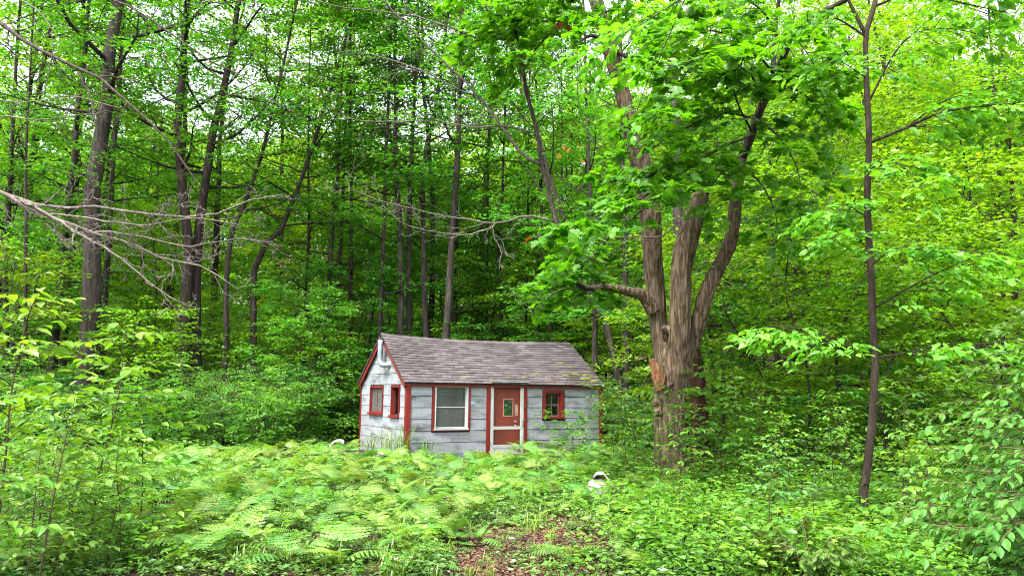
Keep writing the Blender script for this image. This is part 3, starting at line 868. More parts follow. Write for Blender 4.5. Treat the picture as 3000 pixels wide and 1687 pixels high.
# stove pipe on the gable: short horizontal stub, elbow, riser and rain cap
spipe = empty('stove_pipe', (0, 0, 0), 0, cabin)
el = resample([(-.0, 1.24, 2.27), (-.06, 1.25, 2.262), (-.13, 1.31, 2.26), (-.16, 1.41, 2.275), (-.168, 1.50, 2.33), (-.17, 1.535, 2.44)], 22)
rr = .066 * (1 + .035 * (np.arange(22) % 3 == 0))
c = MB(); tube(c, el, rr, 16); c.build('elbow', M['zinc'], spipe, smooth=True)
c = MB(); tube(c, [(-.17, 1.535, 2.42), (-.17, 1.535, 2.43), (-.17, 1.54, 2.80), (-.17, 1.545, 2.90)], [.071, .073, .072, .072], 16); c.build('riser', M['zinc'], spipe, smooth=True)
c = MB(); tube(c, [(.0, 1.235, 2.27), (-.022, 1.235, 2.27), (-.03, 1.238, 2.27)], [.095, .095, .08], 16); c.build('collar', M['zinc'], spipe)
c = MB(); tube(c, [(-.17, 1.535, 2.405), (-.17, 1.536, 2.43)], [.078, .078], 16); c.build('band', M['zinc'], spipe)
c = MB(); tube(c, [(-.17, 1.545, 2.90), (-.17, 1.546, 2.95)], [.066, .060], 12); c.build('vent_collar', M['tar'], spipe)
board('number_card', 1.70, 1.79, -.036, -.03, 1.285, 1.345, 'blue')


# ------------------------------------------------------------------ scattered masses (one object, many instances)
def proto(name, mb, mat, smooth=False):
    return bpy.data.objects.new(name, mb.mesh(name, mat, smooth))


def scatter(name, protos, P, rz, sc, pick, tilt=None):
    me = bpy.data.meshes.new(name); n = len(P)
    me.vertices.add(n); me.vertices.foreach_set('co', np.asarray(P, np.float32).ravel())
    rot = np.zeros((n, 3), np.float32); rot[:, 2] = rz
    if tilt is not None: rot[:, :2] = tilt
    a = me.attributes.new('rot', 'FLOAT_VECTOR', 'POINT'); a.data.foreach_set('vector', rot.ravel())
    a = me.attributes.new('scl', 'FLOAT', 'POINT'); a.data.foreach_set('value', np.asarray(sc, np.float32))
    a = me.attributes.new('pick', 'INT', 'POINT'); a.data.foreach_set('value', np.asarray(pick, np.int32))
    o = link(name, me)
    ng = bpy.data.node_groups.new(name, 'GeometryNodeTree')
    ng.interface.new_socket('Geometry', in_out='INPUT', socket_type='NodeSocketGeometry')
    ng.interface.new_socket('Geometry', in_out='OUTPUT', socket_type='NodeSocketGeometry')
    gi, go = ng.nodes.new('NodeGroupInput'), ng.nodes.new('NodeGroupOutput')
    jn = ng.nodes.new('GeometryNodeJoinGeometry')
    def attr(nm, typ):
        q = ng.nodes.new('GeometryNodeInputNamedAttribute'); q.data_type = typ; q.inputs[0].default_value = nm
        return [s for s in q.outputs if s.enabled][0]
    ar, as_, ap = attr('rot', 'FLOAT_VECTOR'), attr('scl', 'FLOAT'), attr('pick', 'INT')
    for k, pr in enumerate(protos):
        oi = ng.nodes.new('GeometryNodeObjectInfo'); oi.inputs[0].default_value = pr; oi.transform_space = 'ORIGINAL'
        cmp = ng.nodes.new('FunctionNodeCompare'); cmp.data_type = 'INT'; cmp.operation = 'EQUAL'
        ii = [s for s in cmp.inputs if s.enabled]
        ng.links.new(ap, ii[0]); ii[1].default_value = k
        ip = ng.nodes.new('GeometryNodeInstanceOnPoints')
        ng.links.new(gi.outputs[0], ip.inputs['Points']); ng.links.new(cmp.outputs[0], ip.inputs['Selection'])
        ng.links.new(oi.outputs['Geometry'], ip.inputs['Instance']); ng.links.new(ar, ip.inputs['Rotation']); ng.links.new(as_, ip.inputs['Scale'])
        ng.links.new(ip.outputs[0], jn.inputs[0])
    ng.links.new(jn.outputs[0], go.inputs[0])
    md = o.modifiers.new('scatter', 'NODES'); md.node_group = ng
    o['kind'] = 'stuff'
    return o


def in_cabin(x, y, pad=.25):
    dx, dy = x - CX, y - CY; c, s = math.cos(CROT), math.sin(CROT)
    u, v = dx * c + dy * s, -dx * s + dy * c
    return (u > -pad) & (u < CL + pad) & (v > -pad) & (v < CW + pad)


def at_ground(px, Y):
    """Ground point under photo column px (taken at the height of the horizon), Y metres ahead."""
    p = at(px, 1150, Y)
    return np.array([p[0], Y, float(gz(p[0], Y))])


# ------------------------------------------------------------------ background and middle trees
def tree_thing(name, mats, path, r0, r1, crown, label, group=None, cat='tree', base=None):
    """A tree of its own: trunk with limbs, and a leafy crown."""
    kw = dict(crown); K = kw.pop('K', 24); leaf = kw.pop('leaf', .16); tpl = kw.pop('tpl', LEAF_FAR); droop = kw.pop('droop', .16); jit = kw.pop('jit', .4)
    P = np.asarray(path, float); b = P[0].copy(); 
    tb, SP, SD, SL = gen_tree(P - b, r0, r1, **kw)
    e = empty(name, b)
    tb.build('trunk', mats[0], e, smooth=True)
    cb = MB(); sprays(cb, SP, SD, SL, K, leaf, tpl, droop=droop, jit=jit)
    cb.build('crown', mats[1], e)
    tag(e, label, cat, group)
    return e


def px_path(Y, pts, top, lean=(0, 0)):
    """Trunk path through photo pixels at depth Y, from the ground up to height top."""
    A = [at(x, y, Y) for x, y in pts]
    g0 = A[0].copy(); d = A[0] - A[1] if len(A) > 1 else np.array([0, 0, -1.0])
    k = (g0[2] - float(gz(g0[0], g0[1]))) / max(1e-3, -d[2]) if d[2] < 0 else 0
    base = g0 + d * k; base[2] = float(gz(base[0], base[1])) - .15
    d2 = A[-1] - A[-2]; d2 = d2 / np.linalg.norm(d2); h = top - A[-1][2]
    tip = A[-1] + (d2 * .5 + np.array([lean[0], lean[1], .5])) / (d2[2] * .5 + .5) * max(h, 1.0)
    return [base] + A + [tip]


W = lambda px, Y: px * Y / FPX / 2       # trunk width in photo pixels -> radius in metres
CROWN = dict(cs=.40, nl=17, spread=4.0, nsub=5, K=24, leaf=.17, slen=1.0)
THIN = dict(cs=.24, nl=18, spread=2.8, low=.5, nsub=4, K=21, leaf=.15, slen=.85)
SPARSE = dict(cs=.42, nl=17, spread=4.2, nsub=5, K=24, leaf=.16, slen=1.0)
TG, TY = G['tree'], G['tree_yellow']
def bg(Y, pts, w, top, label, crown=THIN, bark='grey', leaf='tree', group=None, lean=(0, 0)):
    return tree_thing('forest_tree', (B[bark], G[leaf]), px_path(Y, pts, top, lean), W(w, Y), W(w, Y) * .22, crown, label, group)


# trunks that can be told apart, from left to right
bg(23, [(258, 1020), (270, 800), (268, 640), (290, 450), (315, 250), (345, 0)], 64, 24, 'thick leaning tree with pale peeling upper bark, biggest trunk at far left', dict(SPARSE, cs=.42, nl=18, spread=5.0))
bg(25, [(160, 1000), (193, 690)], 30, 19, 'leaning mottled grey tree just left of the thickest left trunk', THIN)
bg(26, [(300, 980), (320, 690), (330, 500)], 24, 20, 'tree close behind the right side of the thickest left trunk', THIN)
bg(22, [(75, 1000), (76, 600), (80, 350)], 13, 17, 'slender dark tree near the left picture edge behind tall saplings', THIN, 'dark')
bg(24, [(18, 1000), (20, 700)], 22, 19, 'dark tree at the very left picture edge', THIN, 'dark')
bg(25, [(538, 1060), (548, 800), (540, 600), (520, 380), (530, 250)], 40, 24, 'left stem of the big dark double tree behind the bare branches', dict(SPARSE, cs=.36, nl=20), 'dark')
bg(25.4, [(572, 1060), (575, 800), (590, 600), (625, 380), (680, 130)], 38, 23, 'right stem of the big dark double tree behind the bare branches', dict(SPARSE, cs=.36, nl=20), 'dark')
bg(25, [(662, 985), (665, 760), (690, 650), (760, 480)], 20, 18, 'slim dark tree curving right above the bare branch tips', dict(SPARSE, cs=.45), 'dark')
bg(26, [(740, 1000), (750, 760), (790, 700), (860, 590)], 25, 17, 'dark tree forking right beside the bright gap in the woods', dict(SPARSE, cs=.45), 'dark')
bg(28, [(890, 990), (905, 640), (903, 480)], 12, 18, 'thin wavy tree right of the bright gap in the woods', THIN, 'dark')
bg(27, [(950, 1000), (978, 650), (990, 480)], 15, 19, 'thin dark tree leaning right, left of the cabin gable', THIN, 'dark')
bg(29, [(985, 1060), (1000, 700), (1010, 450)], 18, 20, 'straight tree just left of the cabin roof peak', THIN, 'dark')
bg(28, [(1026, 985), (1030, 600), (1025, 400)], 17, 21, 'tree rising over the left slope of the cabin gable', THIN, 'dark')
bg(27, [(1112, 1000), (1125, 640), (1130, 500)], 19, 20, 'tree straight behind the stove pipe', THIN, 'grey')
bg(27, [(1173, 1000), (1172, 700), (1160, 480), (1157, 262)], 23, 24, 'straight tall trunk right of the stove pipe, left of three', dict(SPARSE, cs=.36, nl=20, spread=3.4), 'grey')
bg(27.6, [(1200, 1000), (1197, 720), (1205, 480), (1215, 290)], 20, 24, 'straight tall trunk behind the roof left third, middle of three', dict(SPARSE, cs=.36, nl=20, spread=3.4), 'grey')
bg(27.3, [(1249, 1000), (1240, 720), (1243, 460), (1282, 282)], 22, 23, 'trunk bending right higher up, right of three over the roof', dict(SPARSE, cs=.36, nl=20, spread=3.4), 'grey')
bg(26, [(1304, 1010), (1316, 820), (1328, 640), (1345, 330)], 26, 24, 'stout mottled trunk over the middle of the cabin roof', dict(CROWN, cs=.4, nl=19), 'grey')
bg(30, [(1332, 1010), (1338, 700)], 18, 20, 'tree half hidden behind the stout mottled trunk', THIN, 'dark')
bg(31, [(1425, 1000), (1428, 700)], 11, 17, 'thin tree between the mottled trunk and the door', THIN, 'dark')
bg(30, [(1472, 1000), (1462, 750), (1470, 600)], 15, 19, 'single dark tree rising above the cabin door', THIN, 'dark')
bg(31, [(1540, 1000), (1545, 720)], 11, 18, 'thin tree above the roof right of the door', THIN, 'dark')
bg(29, [(1618, 1000), (1606, 880), (1590, 700)], 17, 19, 'dark tree above the right end of the ridge, with forked base', THIN, 'dark')
bg(31, [(1650, 1000), (1648, 800)], 11, 19, 'left one of two thin trees over the right roof corner', THIN, 'dark')
bg(31.5, [(1668, 1000), (1672, 800)], 12, 19, 'right one of two thin trees over the right roof corner', THIN, 'dark')
bg(24, [(1742, 1080), (1744, 900), (1735, 760)], 20, 19, 'grey tree just right of the cabin roof', THIN, 'grey')
bg(23, [(1815, 1120), (1785, 990), (1752, 880), (1700, 800)], 24, 15, 'grey tree leaning left between the cabin and the maple', THIN, 'grey')
bg(24, [(1832, 1180), (1836, 950), (1830, 760)], 27, 20, 'reddish grey tree directly left of the maple trunk', THIN, 'grey')
bg(18.5, [(1990, 1200), (1988, 800), (1984, 500), (1972, 200), (1968, 0)], 42, 23, 'straight grey tree seen between the stems of the forked maple', dict(CROWN, cs=.66, spread=3.5), 'grey')
bg(19, [(2942, 1060), (2936, 700), (2930, 560)], 18, 17, 'left dark tree of the close pair at the right picture edge', dict(THIN, cs=.4), 'dark', 'tree_yellow')
bg(19.5, [(2978, 1100), (2972, 700), (2960, 480)], 20, 18, 'right dark tree of the close pair at the right picture edge', dict(THIN, cs=.4), 'dark', 'tree_yellow')
bg(27, [(2680, 1000), (2682, 620), (2690, 400)], 10, 17, 'thin pale tree right of the dark sapling trunk', THIN, 'grey', 'tree_yellow')
bg(30, [(2115, 1000), (2112, 800)], 14, 18, 'dark tree right of the maple arching limb', THIN, 'dark')
bg(30, [(2330, 980), (2334, 760)], 14, 18, 'dim tree midway between the maple and the dark sapling', THIN, 'dark')
bg(28, [(2450, 960), (2446, 700)], 13, 18, 'dim tree just left of the dark sapling', THIN, 'dark', 'tree_yellow')
bg(32, [(2800, 960), (2806, 700)], 16, 19, 'dim tree right of the dark sapling behind bright leaves', THIN, 'dark', 'tree_yellow')

# filler trees and understorey: a few builds, each then copied
def family(name, mats, specs, cat='tree'):
    out = []
    for sp_ in specs:
        sp_ = dict(sp_); H = sp_.pop('H'); r0 = sp_.pop('r0'); bend = sp_.pop('bend', .4)
        path = [(0, 0, -.2), (rng.normal(0, bend * .4), rng.normal(0, bend * .4), H * .4), (rng.normal(0, bend), rng.normal(0, bend), H * .75), (rng.normal(0, bend), rng.normal(0, bend), H)]
        out.append((sp_, path, r0, r0 * .2))
    return out


class Kind:
    """Mesh pairs (stem, leaves) that copies share; the first use of a pair builds it in place."""
    def __init__(s, name, stem_name, leaf_name, mats, builds):
        s.name, s.names, s.mats, s.roots = name, (stem_name, leaf_name), mats, []
        for tb, cb in builds:
            s.roots.append([tb.mesh(stem_name, mats[0], True), cb.mesh(leaf_name, mats[1])])

    def put(s, k, loc, rz, sc, label, cat, group, leafmat=None, tilt=(0, 0)):
        st, lf = s.roots[k % len(s.roots)]
        e = empty(s.name, loc, rz); e.scale = (sc,) * 3; e.rotation_euler = (tilt[0], tilt[1], rz)
        link(s.names[0], st, e)
        o = link(s.names[1], lf, e)
        if leafmat is not None:
            o.material_slots[0].link = 'OBJECT'; o.material_slots[0].material = leafmat
        tag(e, label, cat, group)
        return e


def tree_builds(specs):
    out = []
    for sp_ in specs:
        kw = dict(sp_); H = kw.pop('H'); r0 = kw.pop('r0'); bend = kw.pop('bend', .4)
        K = kw.pop('K', 24); leaf = kw.pop('leaf', .16); droop = kw.pop('droop', .16); jit = kw.pop('jit', .4); tpl = kw.pop('tpl', LEAF_FAR)
        path = [(0, 0, -.2), (rng.normal(0, bend * .4), rng.normal(0, bend * .4), H * .4), (rng.normal(0, bend), rng.normal(0, bend), H * .75), (rng.normal(0, bend), rng.normal(0, bend), H)]
        tb, SP, SD, SL = gen_tree(path, r0, r0 * .2, **kw)
        cb = MB(); sprays(cb, SP, SD, SL, K, leaf, tpl, droop=droop, jit=jit)
        out.append((tb, cb))
    return out


tall = Kind('forest_tree', 'trunk', 'crown', (B['dark'], TG), tree_builds([
    dict(H=20, r0=.16, cs=.30, nl=22, spread=3.6, nsub=5, K=24, leaf=.18, slen=1.05), dict(H=22, r0=.20, cs=.35, nl=22, spread=4.0, nsub=5, K=24, leaf=.18, slen=1.05),
    dict(H=18, r0=.13, cs=.25, nl=20, spread=3.2, nsub=5, K=22, leaf=.17, slen=1.0), dict(H=21, r0=.22, cs=.42, nl=20, spread=4.4, nsub=5, K=24, leaf=.18, slen=1.1)]))
under = Kind('understorey_tree', 'trunk', 'crown', (B['dark'], TG), tree_builds([
    dict(H=5.5, r0=.04, cs=.12, nl=15, spread=1.9, nsub=4, K=20, leaf=.14, slen=.75, el=(0, 35), low=.8), dict(H=7.0, r0=.055, cs=.15, nl=17, spread=2.3, nsub=4, K=20, leaf=.145, slen=.8, el=(0, 35), low=.8),
    dict(H=4.2, r0=.03, cs=.08, nl=13, spread=1.6, nsub=4, K=20, leaf=.13, slen=.7, el=(0, 30), low=.85), dict(H=9.0, r0=.07, cs=.18, nl=20, spread=2.5, nsub=4, K=22, leaf=.15, slen=.85, el=(0, 40), low=.75)]))

def zone(x, Y):
    px = 1500 + FPX * x / Y
    return 0 if px < 520 else 1 if px < 1020 else 2 if px < 1760 else 3 if px < 2350 else 4

LANDMARKS = [(-60, 'the left picture edge'), (80, 'the slender far left tree'), (165, 'the leaning mottled tree'), (262, 'the thickest left trunk'), (400, 'the pale bare branches'), (550, 'the dark double tree'), (665, 'the slim curving tree'),
             (748, 'the forking dark tree'), (830, 'the bright gap in the woods'), (900, 'the thin wavy tree'), (985, 'the left side of the gable'), (1070, 'the roof peak'), (1140, 'the stove pipe'), (1220, 'the three tall trunks'),
             (1310, 'the stout mottled trunk'), (1400, 'the large window'), (1475, 'the cabin door'), (1560, 'the small cabin window'), (1650, 'the right roof corner'), (1745, 'the cabin right end'), (1830, 'the reddish grey tree'),
             (1930, 'the maple left stem'), (2010, 'the maple middle stem'), (2110, 'the maple arching limb'), (2220, 'the maple right boughs'), (2340, 'the gap right of the maple'), (2450, 'the left of the slender tree'), (2555, 'the slender right-hand tree'),
             (2670, 'the thin pale tree'), (2800, 'the long right-hand bough'), (2930, 'the close pair of dark trees'), (3060, 'the right picture edge')]
USED = {}
def label_for(kind, px, words_, where='behind'):
    """A label that names the look of a plant and the landmark it stands by; the next one alike is said to be farther back."""
    lm = min(LANDMARKS, key=lambda q: abs(q[0] - px))[1]
    base = f'{words_} {kind} {where} {lm}'.replace('the close pair of dark trees', 'the close dark pair')
    for extra in ('', ', farther back', ', farther back still', ', deepest in'):
        if base + extra not in USED: USED[base + extra] = 1; return base + extra
    return base + ', deepest in'

k = 0
for Y, n, jx in ((33, 13, 1.2), (38, 14, 1.5), (43, 15, 1.5), (49, 15, 2)):
    half = Y * .75
    for i in range(n):
        x = -half + 2 * half * (i + rng.uniform(.1, .9)) / n; y = Y + rng.uniform(-2, 2)
        z = zone(x, y); px = 1500 + FPX * x / y
        if 600 < px < 880 and Y < 41: continue
        if 250 < px < 1900 and rng.random() < (.35 if Y < 36 else .78): continue
        s = rng.uniform(.85, 1.2); yel = z == 4 or rng.random() < .35
        tall.put(rng.integers(4), (x, y, float(gz(x, y))), rng.uniform(0, 6.28), s, label_for('forest tree', px, ('tall ' if s > 1.03 else 'slim ') + ('yellow-green' if yel else 'deep green')), 'tree', 'tall trees in the background woods', TY if yel else None)
for (px, Y, kk, s) in [(40, 30, 3, 1.05), (235, 31, 3, 1.05), (470, 36, 3, 1.1), (620, 38, 3, 1.1), (800, 38, 3, 1.0), (960, 36, 3, 1.05), (1390, 36, 3, 1.1)]:
    p = at_ground(px, Y); yel = rng.random() < .5
    tall.put(kk, p, rng.uniform(0, 6.28), s, label_for('canopy tree', px, 'full-crowned ' + ('yellow-green' if yel else 'deep green')), 'tree', 'tall trees in the background woods', TY if yel else None)
for (px, Y, kk, s) in sorted([(300, 42, 3, 1.0), (390, 45, 1, 1.1), (470, 41, 0, 1.1), (540, 46, 3, .9), (610, 43, 1, 1.0), (690, 47, 0, 1.2), (740, 42, 2, 1.2), (810, 45, 1, 1.0), (880, 43, 0, 1.1), (950, 46, 3, 1.0), (1010, 42, 1, 1.0), (1090, 45, 3, .9), (1160, 42, 0, 1.2), (1230, 46, 1, 1.1), (1300, 43, 3, .9), (1370, 45, 1, 1.0), (1450, 42, 0, 1.2), (1520, 46, 3, 1.0), (1600, 43, 1, 1.1), (1680, 45, 3, 1.0), (1760, 42, 1, 1.1), (1850, 44, 3, 1.0), (2150, 22, 3, 1.1), (2280, 19, 3, 1.2), (2420, 23, 1, 1.2), (2560, 18, 3, 1.15), (2700, 22, 3, 1.2), (2830, 17, 1, 1.2), (2960, 21, 3, 1.1), (3080, 16, 3, 1.1), (2620, 27, 3, 1.2), (2360, 27, 3, 1.1), (2900, 27, 3, 1.2), (2180, 28, 3, 1.1), (2490, 15, 0, 1.1), (2760, 14.5, 2, 1.1), (2050, 25, 3, 1.0),
                       (60, 28, 3, 1), (180, 30, 1, 1.1), (380, 29, 3, 1.0), (450, 32, 1, 1.1), (-60, 24, 3, 1), (620, 33, 0, 1.0), (700, 30, 2, 1.0), (830, 35, 0, 1.0), (930, 32, 1, 1.1), (1010, 27, 0, 1.1), (1080, 33, 3, 1), (1150, 30, 1, 1.1), (1240, 34, 3, 1.1),
                       (1330, 31, 1, 1.1), (1400, 29, 0, 1.2), (1440, 35, 3, 1.1), (1520, 33, 1, 1.1), (1580, 30, 3, .9), (1660, 34, 1, 1.1), (1720, 29, 0, 1.2), (1780, 33, 3, 1.1), (1860, 30, 1, 1.1), (1930, 27, 0, 1.1), (40, 33, 3, 1.1), (250, 34, 3, 1.1), (420, 37, 3, 1.2), (560, 38, 1, 1.1), (680, 36, 1, 1.0), (760, 40, 3, 1.0), (870, 38, 3, 1.1), (960, 37, 3, 1.2), (1050, 39, 3, 1.1), (1200, 38, 3, 1.2), (1290, 37, 3, 1.2), (1380, 36, 3, 1.2), (1480, 39, 3, 1.2), (1610, 37, 3, 1.2), (1700, 38, 3, 1.1), (1820, 36, 3, 1.2), (1960, 34, 3, 1.2), (2060, 31, 3, 1.2), (2240, 33, 3, 1.2), (2480, 33, 3, 1.2), (2740, 32, 3, 1.2), (2980, 31, 3, 1.2),
                       (110, 24, 2, 1.1), (330, 25, 2, 1.0), (500, 27, 0, .9), (620, 25, 2, .9), (800, 27, 2, .9), (900, 25, 2, .9), (420, 22.5, 2, .95), (120, 26, 0, .9), (440, 28, 3, .9), (640, 28, 2, 1.0), (850, 24.5, 0, .9), (930, 23.5, 2, 1.0), (-20, 20.5, 0, 1.0), (1130, 28, 2, .9), (1390, 27, 2, .9), (1540, 28, 2, 1.0), (1830, 26, 2, 1.1), (1890, 21, 2, .9), (2100, 17, 0, 1.0), (2200, 15.5, 2, 1.1), (2350, 14.5, 0, .9), (2620, 13.5, 2, 1.0), (2700, 16.5, 0, 1.0), (2880, 13, 2, 1.0), (2960, 15, 0, 1.1)], key=lambda q: q[1]):
    p = at_ground(px, Y); z = zone(p[0], Y)
    yel = z == 4 or rng.random() < .62
    under.put(kk, p, rng.uniform(0, 6.28), s, label_for('understorey tree', px, ('tall ' if kk in (1, 3) else 'low ') + ('yellow-green' if yel else 'deep green')), 'tree', 'understorey trees in the woods', TY if yel else None)

# the far wooded hillside reads as one mass; mostly the brighter leaf, so it looks sunlit
fp = [proto('far_crown', cb, TY if i % 2 else TG) for i, (tb, cb) in enumerate(tree_builds([
    dict(H=17, r0=.2, cs=.10, nl=24, spread=3.6, nsub=4, K=18, leaf=.30, slen=1.4, sides=5), dict(H=19, r0=.2, cs=.12, nl=24, spread=4.0, nsub=4, K=18, leaf=.30, slen=1.5, sides=5)]))]
P, nn = [], 360
for i in range(nn):
    y = 56 + 42 * rng.random(); x = rng.uniform(-1, 1) * y * .98
    P.append((x, y, float(gz(x, y)) - .5))
tag(scatter('far_woods', fp, P, rng.uniform(0, 6.28, nn), rng.uniform(.8, 1.25, nn), (rng.random(nn) < .7).astype(int)), 'green wooded hillside far behind the trunks', 'woods')

# ------------------------------------------------------------------ the forked maple
def pts(*a):
    """Pixel triples (px, py, depth) to world points."""
    return np.array([at(x, y, Y) for x, y, Y in a])


def voxel_union(mb, size, smooth=3):
    me = mb.mesh('union'); o = bpy.data.objects.new('union', me); COL.objects.link(o)
    m = o.modifiers.new('r', 'REMESH'); m.mode = 'VOXEL'; m.voxel_size = size
    s = o.modifiers.new('s', 'SMOOTH'); s.iterations = smooth; s.factor = .5
    dg = bpy.context.evaluated_depsgraph_get(); dg.update()
    out = bpy.data.meshes.new_from_object(o.evaluated_get(dg))
    bpy.data.objects.remove(o)
    return out


def ridge_bark(me, amp=.013, fine=.005):
    """Long vertical ridges and small roughness pushed into the surface."""
    from mathutils import noise
    n = len(me.vertices); co = np.empty(n * 3); me.vertices.foreach_get('co', co); co = co.reshape(-1, 3)
    no = np.empty(n * 3); me.vertices.foreach_get('normal', no); no = no.reshape(-1, 3)
    d = np.array([amp * (abs(noise.noise((p[0] * 20, p[1] * 20, p[2] * 1.9))) * 2.2 - .6) + fine * noise.noise((p[0] * 30, p[1] * 30, p[2] * 12)) for p in co])
    co += no * d[:, None]
    at_ = me.attributes.new('ridge', 'FLOAT', 'POINT'); at_.data.foreach_set('value', np.clip((d / amp + .6) / 2.0, 0, 1).astype(np.float32))
    me.vertices.foreach_set('co', co.astype(np.float32).ravel())
    me.polygons.foreach_set('use_smooth', np.ones(len(me.polygons), bool)); me.update()


maple = empty('maple_tree', at_ground(1966, 14.0))
tag(maple, 'big forked maple with three stems and a broken stub right of the cabin', 'tree')
MB0 = np.array(maple.location)


def rel(P): return np.asarray(P) - MB0


def blob(mb, c, r, squash=(1, 1, 1), rough=.15, nu=10, nv=7):
    a = np.linspace(0, 2 * np.pi, nu, endpoint=False); b = np.linspace(-np.pi / 2, np.pi / 2, nv)[1:-1]
    V = [(0, 0, -1)] + [(math.cos(q) * math.cos(p), math.cos(p) * math.sin(q), math.sin(p)) for p in b for q in a] + [(0, 0, 1)]
    V = np.array(V) * r * np.array(squash) * (1 + rng.normal(0, rough, (len(V), 1))) + np.asarray(c)
    m = len(b); T = [(0, 1 + (j + 1) % nu, 1 + j) for j in range(nu)] + [(len(V) - 1, 1 + (m - 1) * nu + j, 1 + (m - 1) * nu + (j + 1) % nu) for j in range(nu)]
    Q = [(1 + i * nu + j, 1 + i * nu + (j + 1) % nu, 1 + (i + 1) * nu + (j + 1) % nu, 1 + (i + 1) * nu + j) for i in range(m - 1) for j in range(nu)]
    mb.add(V, T=T, Q=Q)


u = MB()
tube(u, rel(resample(np.vstack([at_ground(1966, 14) - (0, 0, .25), pts((1966, 1412, 14), (1964, 1340, 14), (1962, 1240, 14), (1964, 1150, 14), (1968, 1080, 14), (1970, 1010, 14.02))]), 16)),
     [.44, .39, .33, .30, .29, .285, .28, .28, .285, .29, .30, .315, .325, .31, .28, .2], 20, .02)
tube(u, rel(resample(pts((1955, 1090, 14.05), (1934, 990, 14.12), (1920, 860, 14.15), (1912, 750, 14.1), (1905, 640, 14), (1888, 520, 14), (1855, 400, 14), (1828, 290, 14), (1800, 190, 14), (1772, 90, 14), (1745, 0, 14)), 26)),
     np.interp(np.linspace(0, 1, 26), [0, .1, .25, .45, .55, .68, .8, 1], [.19, .165, .185, .21, .20, .155, .15, .14]), 18, .02)
tube(u, rel(resample(pts((1985, 1090, 13.9), (1990, 990, 13.78), (1994, 850, 13.72), (2002, 750, 13.7), (2020, 680, 13.7), (2042, 610, 13.7), (2058, 560, 13.7)), 18)),
     np.interp(np.linspace(0, 1, 18), [0, .2, .5, .75, .95, 1], [.22, .195, .195, .205, .165, .125]), 18, .02)
tube(u, rel(resample(pts((1992, 1085, 14), (2024, 1010, 13.98), (2043, 955, 13.9), (2058, 900, 13.85), (2073, 848, 13.8), (2095, 802, 13.8), (2122, 750, 13.75), (2141, 705, 13.7), (2150, 640, 13.65), (2158, 555, 13.6), (2174, 460, 13.5)), 26)),
     np.interp(np.linspace(0, 1, 26), [0, .25, .5, .75, 1], [.17, .15, .135, .12, .09]), 14, .03)
tube(u, rel(resample(pts((1915, 915, 14), (1895, 880, 13.95), (1878, 862, 13.9), (1850, 856, 13.85), (1820, 848, 13.75), (1775, 838, 13.6)), 12)), np.linspace(.14, .06, 12), 12, .03)
tube(u, rel(resample(pts((1950, 1130, 13.8), (1932, 1090, 13.75), (1915, 1055, 13.7)), 6)), [.17, .14, .12, .11, .10, .09], 12, .05)
blob(u, rel(at(1927, 1178, 13.8)), .10); blob(u, rel(at(1948, 965, 13.80)), .09); blob(u, rel(at(1930, 1205, 13.8)), .09)
tm = voxel_union(u, .02, 4); ridge_bark(tm)
tm.materials.clear(); tm.materials.append(B['maple'])
link('trunk', tm, maple)

# broken stub: splintered orange heartwood
sp_m = plain_mat('splintered_heartwood', [(.3, (.07, .028, .014)), (.5, (.18, .08, .035)), (.7, (.30, .17, .085))], scale=22, stretch=(1, 1, .25), rough=.9, bump=1.0, dist=.03)
c = MB(); base = rel(at(1930, 1095, 13.66)); n = 16; V = []
for row, (h, r) in enumerate(((-.30, .05), (-.12, .11), (.0, .135))):
    for k in range(n):
        a = 2 * math.pi * k / n; up = (rng.uniform(-.03, .09) + {5: .10, 6: .22, 7: .31, 8: .38, 9: .27, 10: .16, 11: .2, 12: .06, 2: .08}.get(k, 0)) if row == 2 else rng.uniform(-.02, .02)
        rr_ = r * rng.uniform(.85, 1.12); V.append(base + np.array([rr_ * math.cos(a) - max(0, h + up) * .12, rr_ * .8 * math.sin(a), h + up]))
for k in range(n): V.append(base + np.array([.07 * math.cos(2 * math.pi * k / n), .05 * math.sin(2 * math.pi * k / n), -.14 + rng.uniform(0, .08)]))
c.add(V, Q=[(r * n + k, r * n + (k + 1) % n, (r + 1) * n + (k + 1) % n, (r + 1) * n + k) for r in range(3) for k in range(n)])
tag(c.build('broken_stub', sp_m, maple), 'splintered orange broken limb stub')
for k in range(6):
    c = MB(); q = base + np.array([rng.uniform(-.09, .05), rng.uniform(-.10, .0), -.05]); tube(c, [q, q + np.array([rng.uniform(-.06, .02), 0, rng.uniform(.12, .32)])], [.022, .004], 4); c.build('splinter', sp_m, maple)


def bough(tb, S, path, r0, n=7, ln=.8, slen=.5, start=.15, up=0.0, r1=.004, nsp=2):
    """A leafy branch: adds wood to tb and spray seats to S."""
    C = resample(path, 14); tube(tb, C, np.linspace(r0, r1, 14), 6)
    for i in range(n):
        s = start + (1 - start) * (i + rng.uniform(.2, .9)) / n; f = s * 13; k = min(12, int(f)); p = C[k] + (C[k + 1] - C[k]) * (f - k)
        t = norm(C[k + 1] - C[k]); az = math.atan2(t[1], t[0]) + (1 if i % 2 else -1) * rng.uniform(.4, 1.3)
        l = ln * rng.uniform(.55, 1.15) * (1.15 - .5 * s); d = unit(az, R(rng.uniform(-18, 12)) + up)
        q = p + d * l * .55; e = q + norm(d + np.array([0, 0, -.22])) * l * .45
        tube(tb, [p, q, e], [max(.004, r0 * .35), .004, .002], 4, cap=False)
        for m in range(nsp):
            S.append((p + (e - p) * ((m + .6) / (nsp + .2)), unit(az + rng.uniform(-.5, .5), R(rng.uniform(-25, 3))), slen * rng.uniform(.8, 1.2)))
    S.append((C[-1], norm(C[-1] - C[-2]), slen))


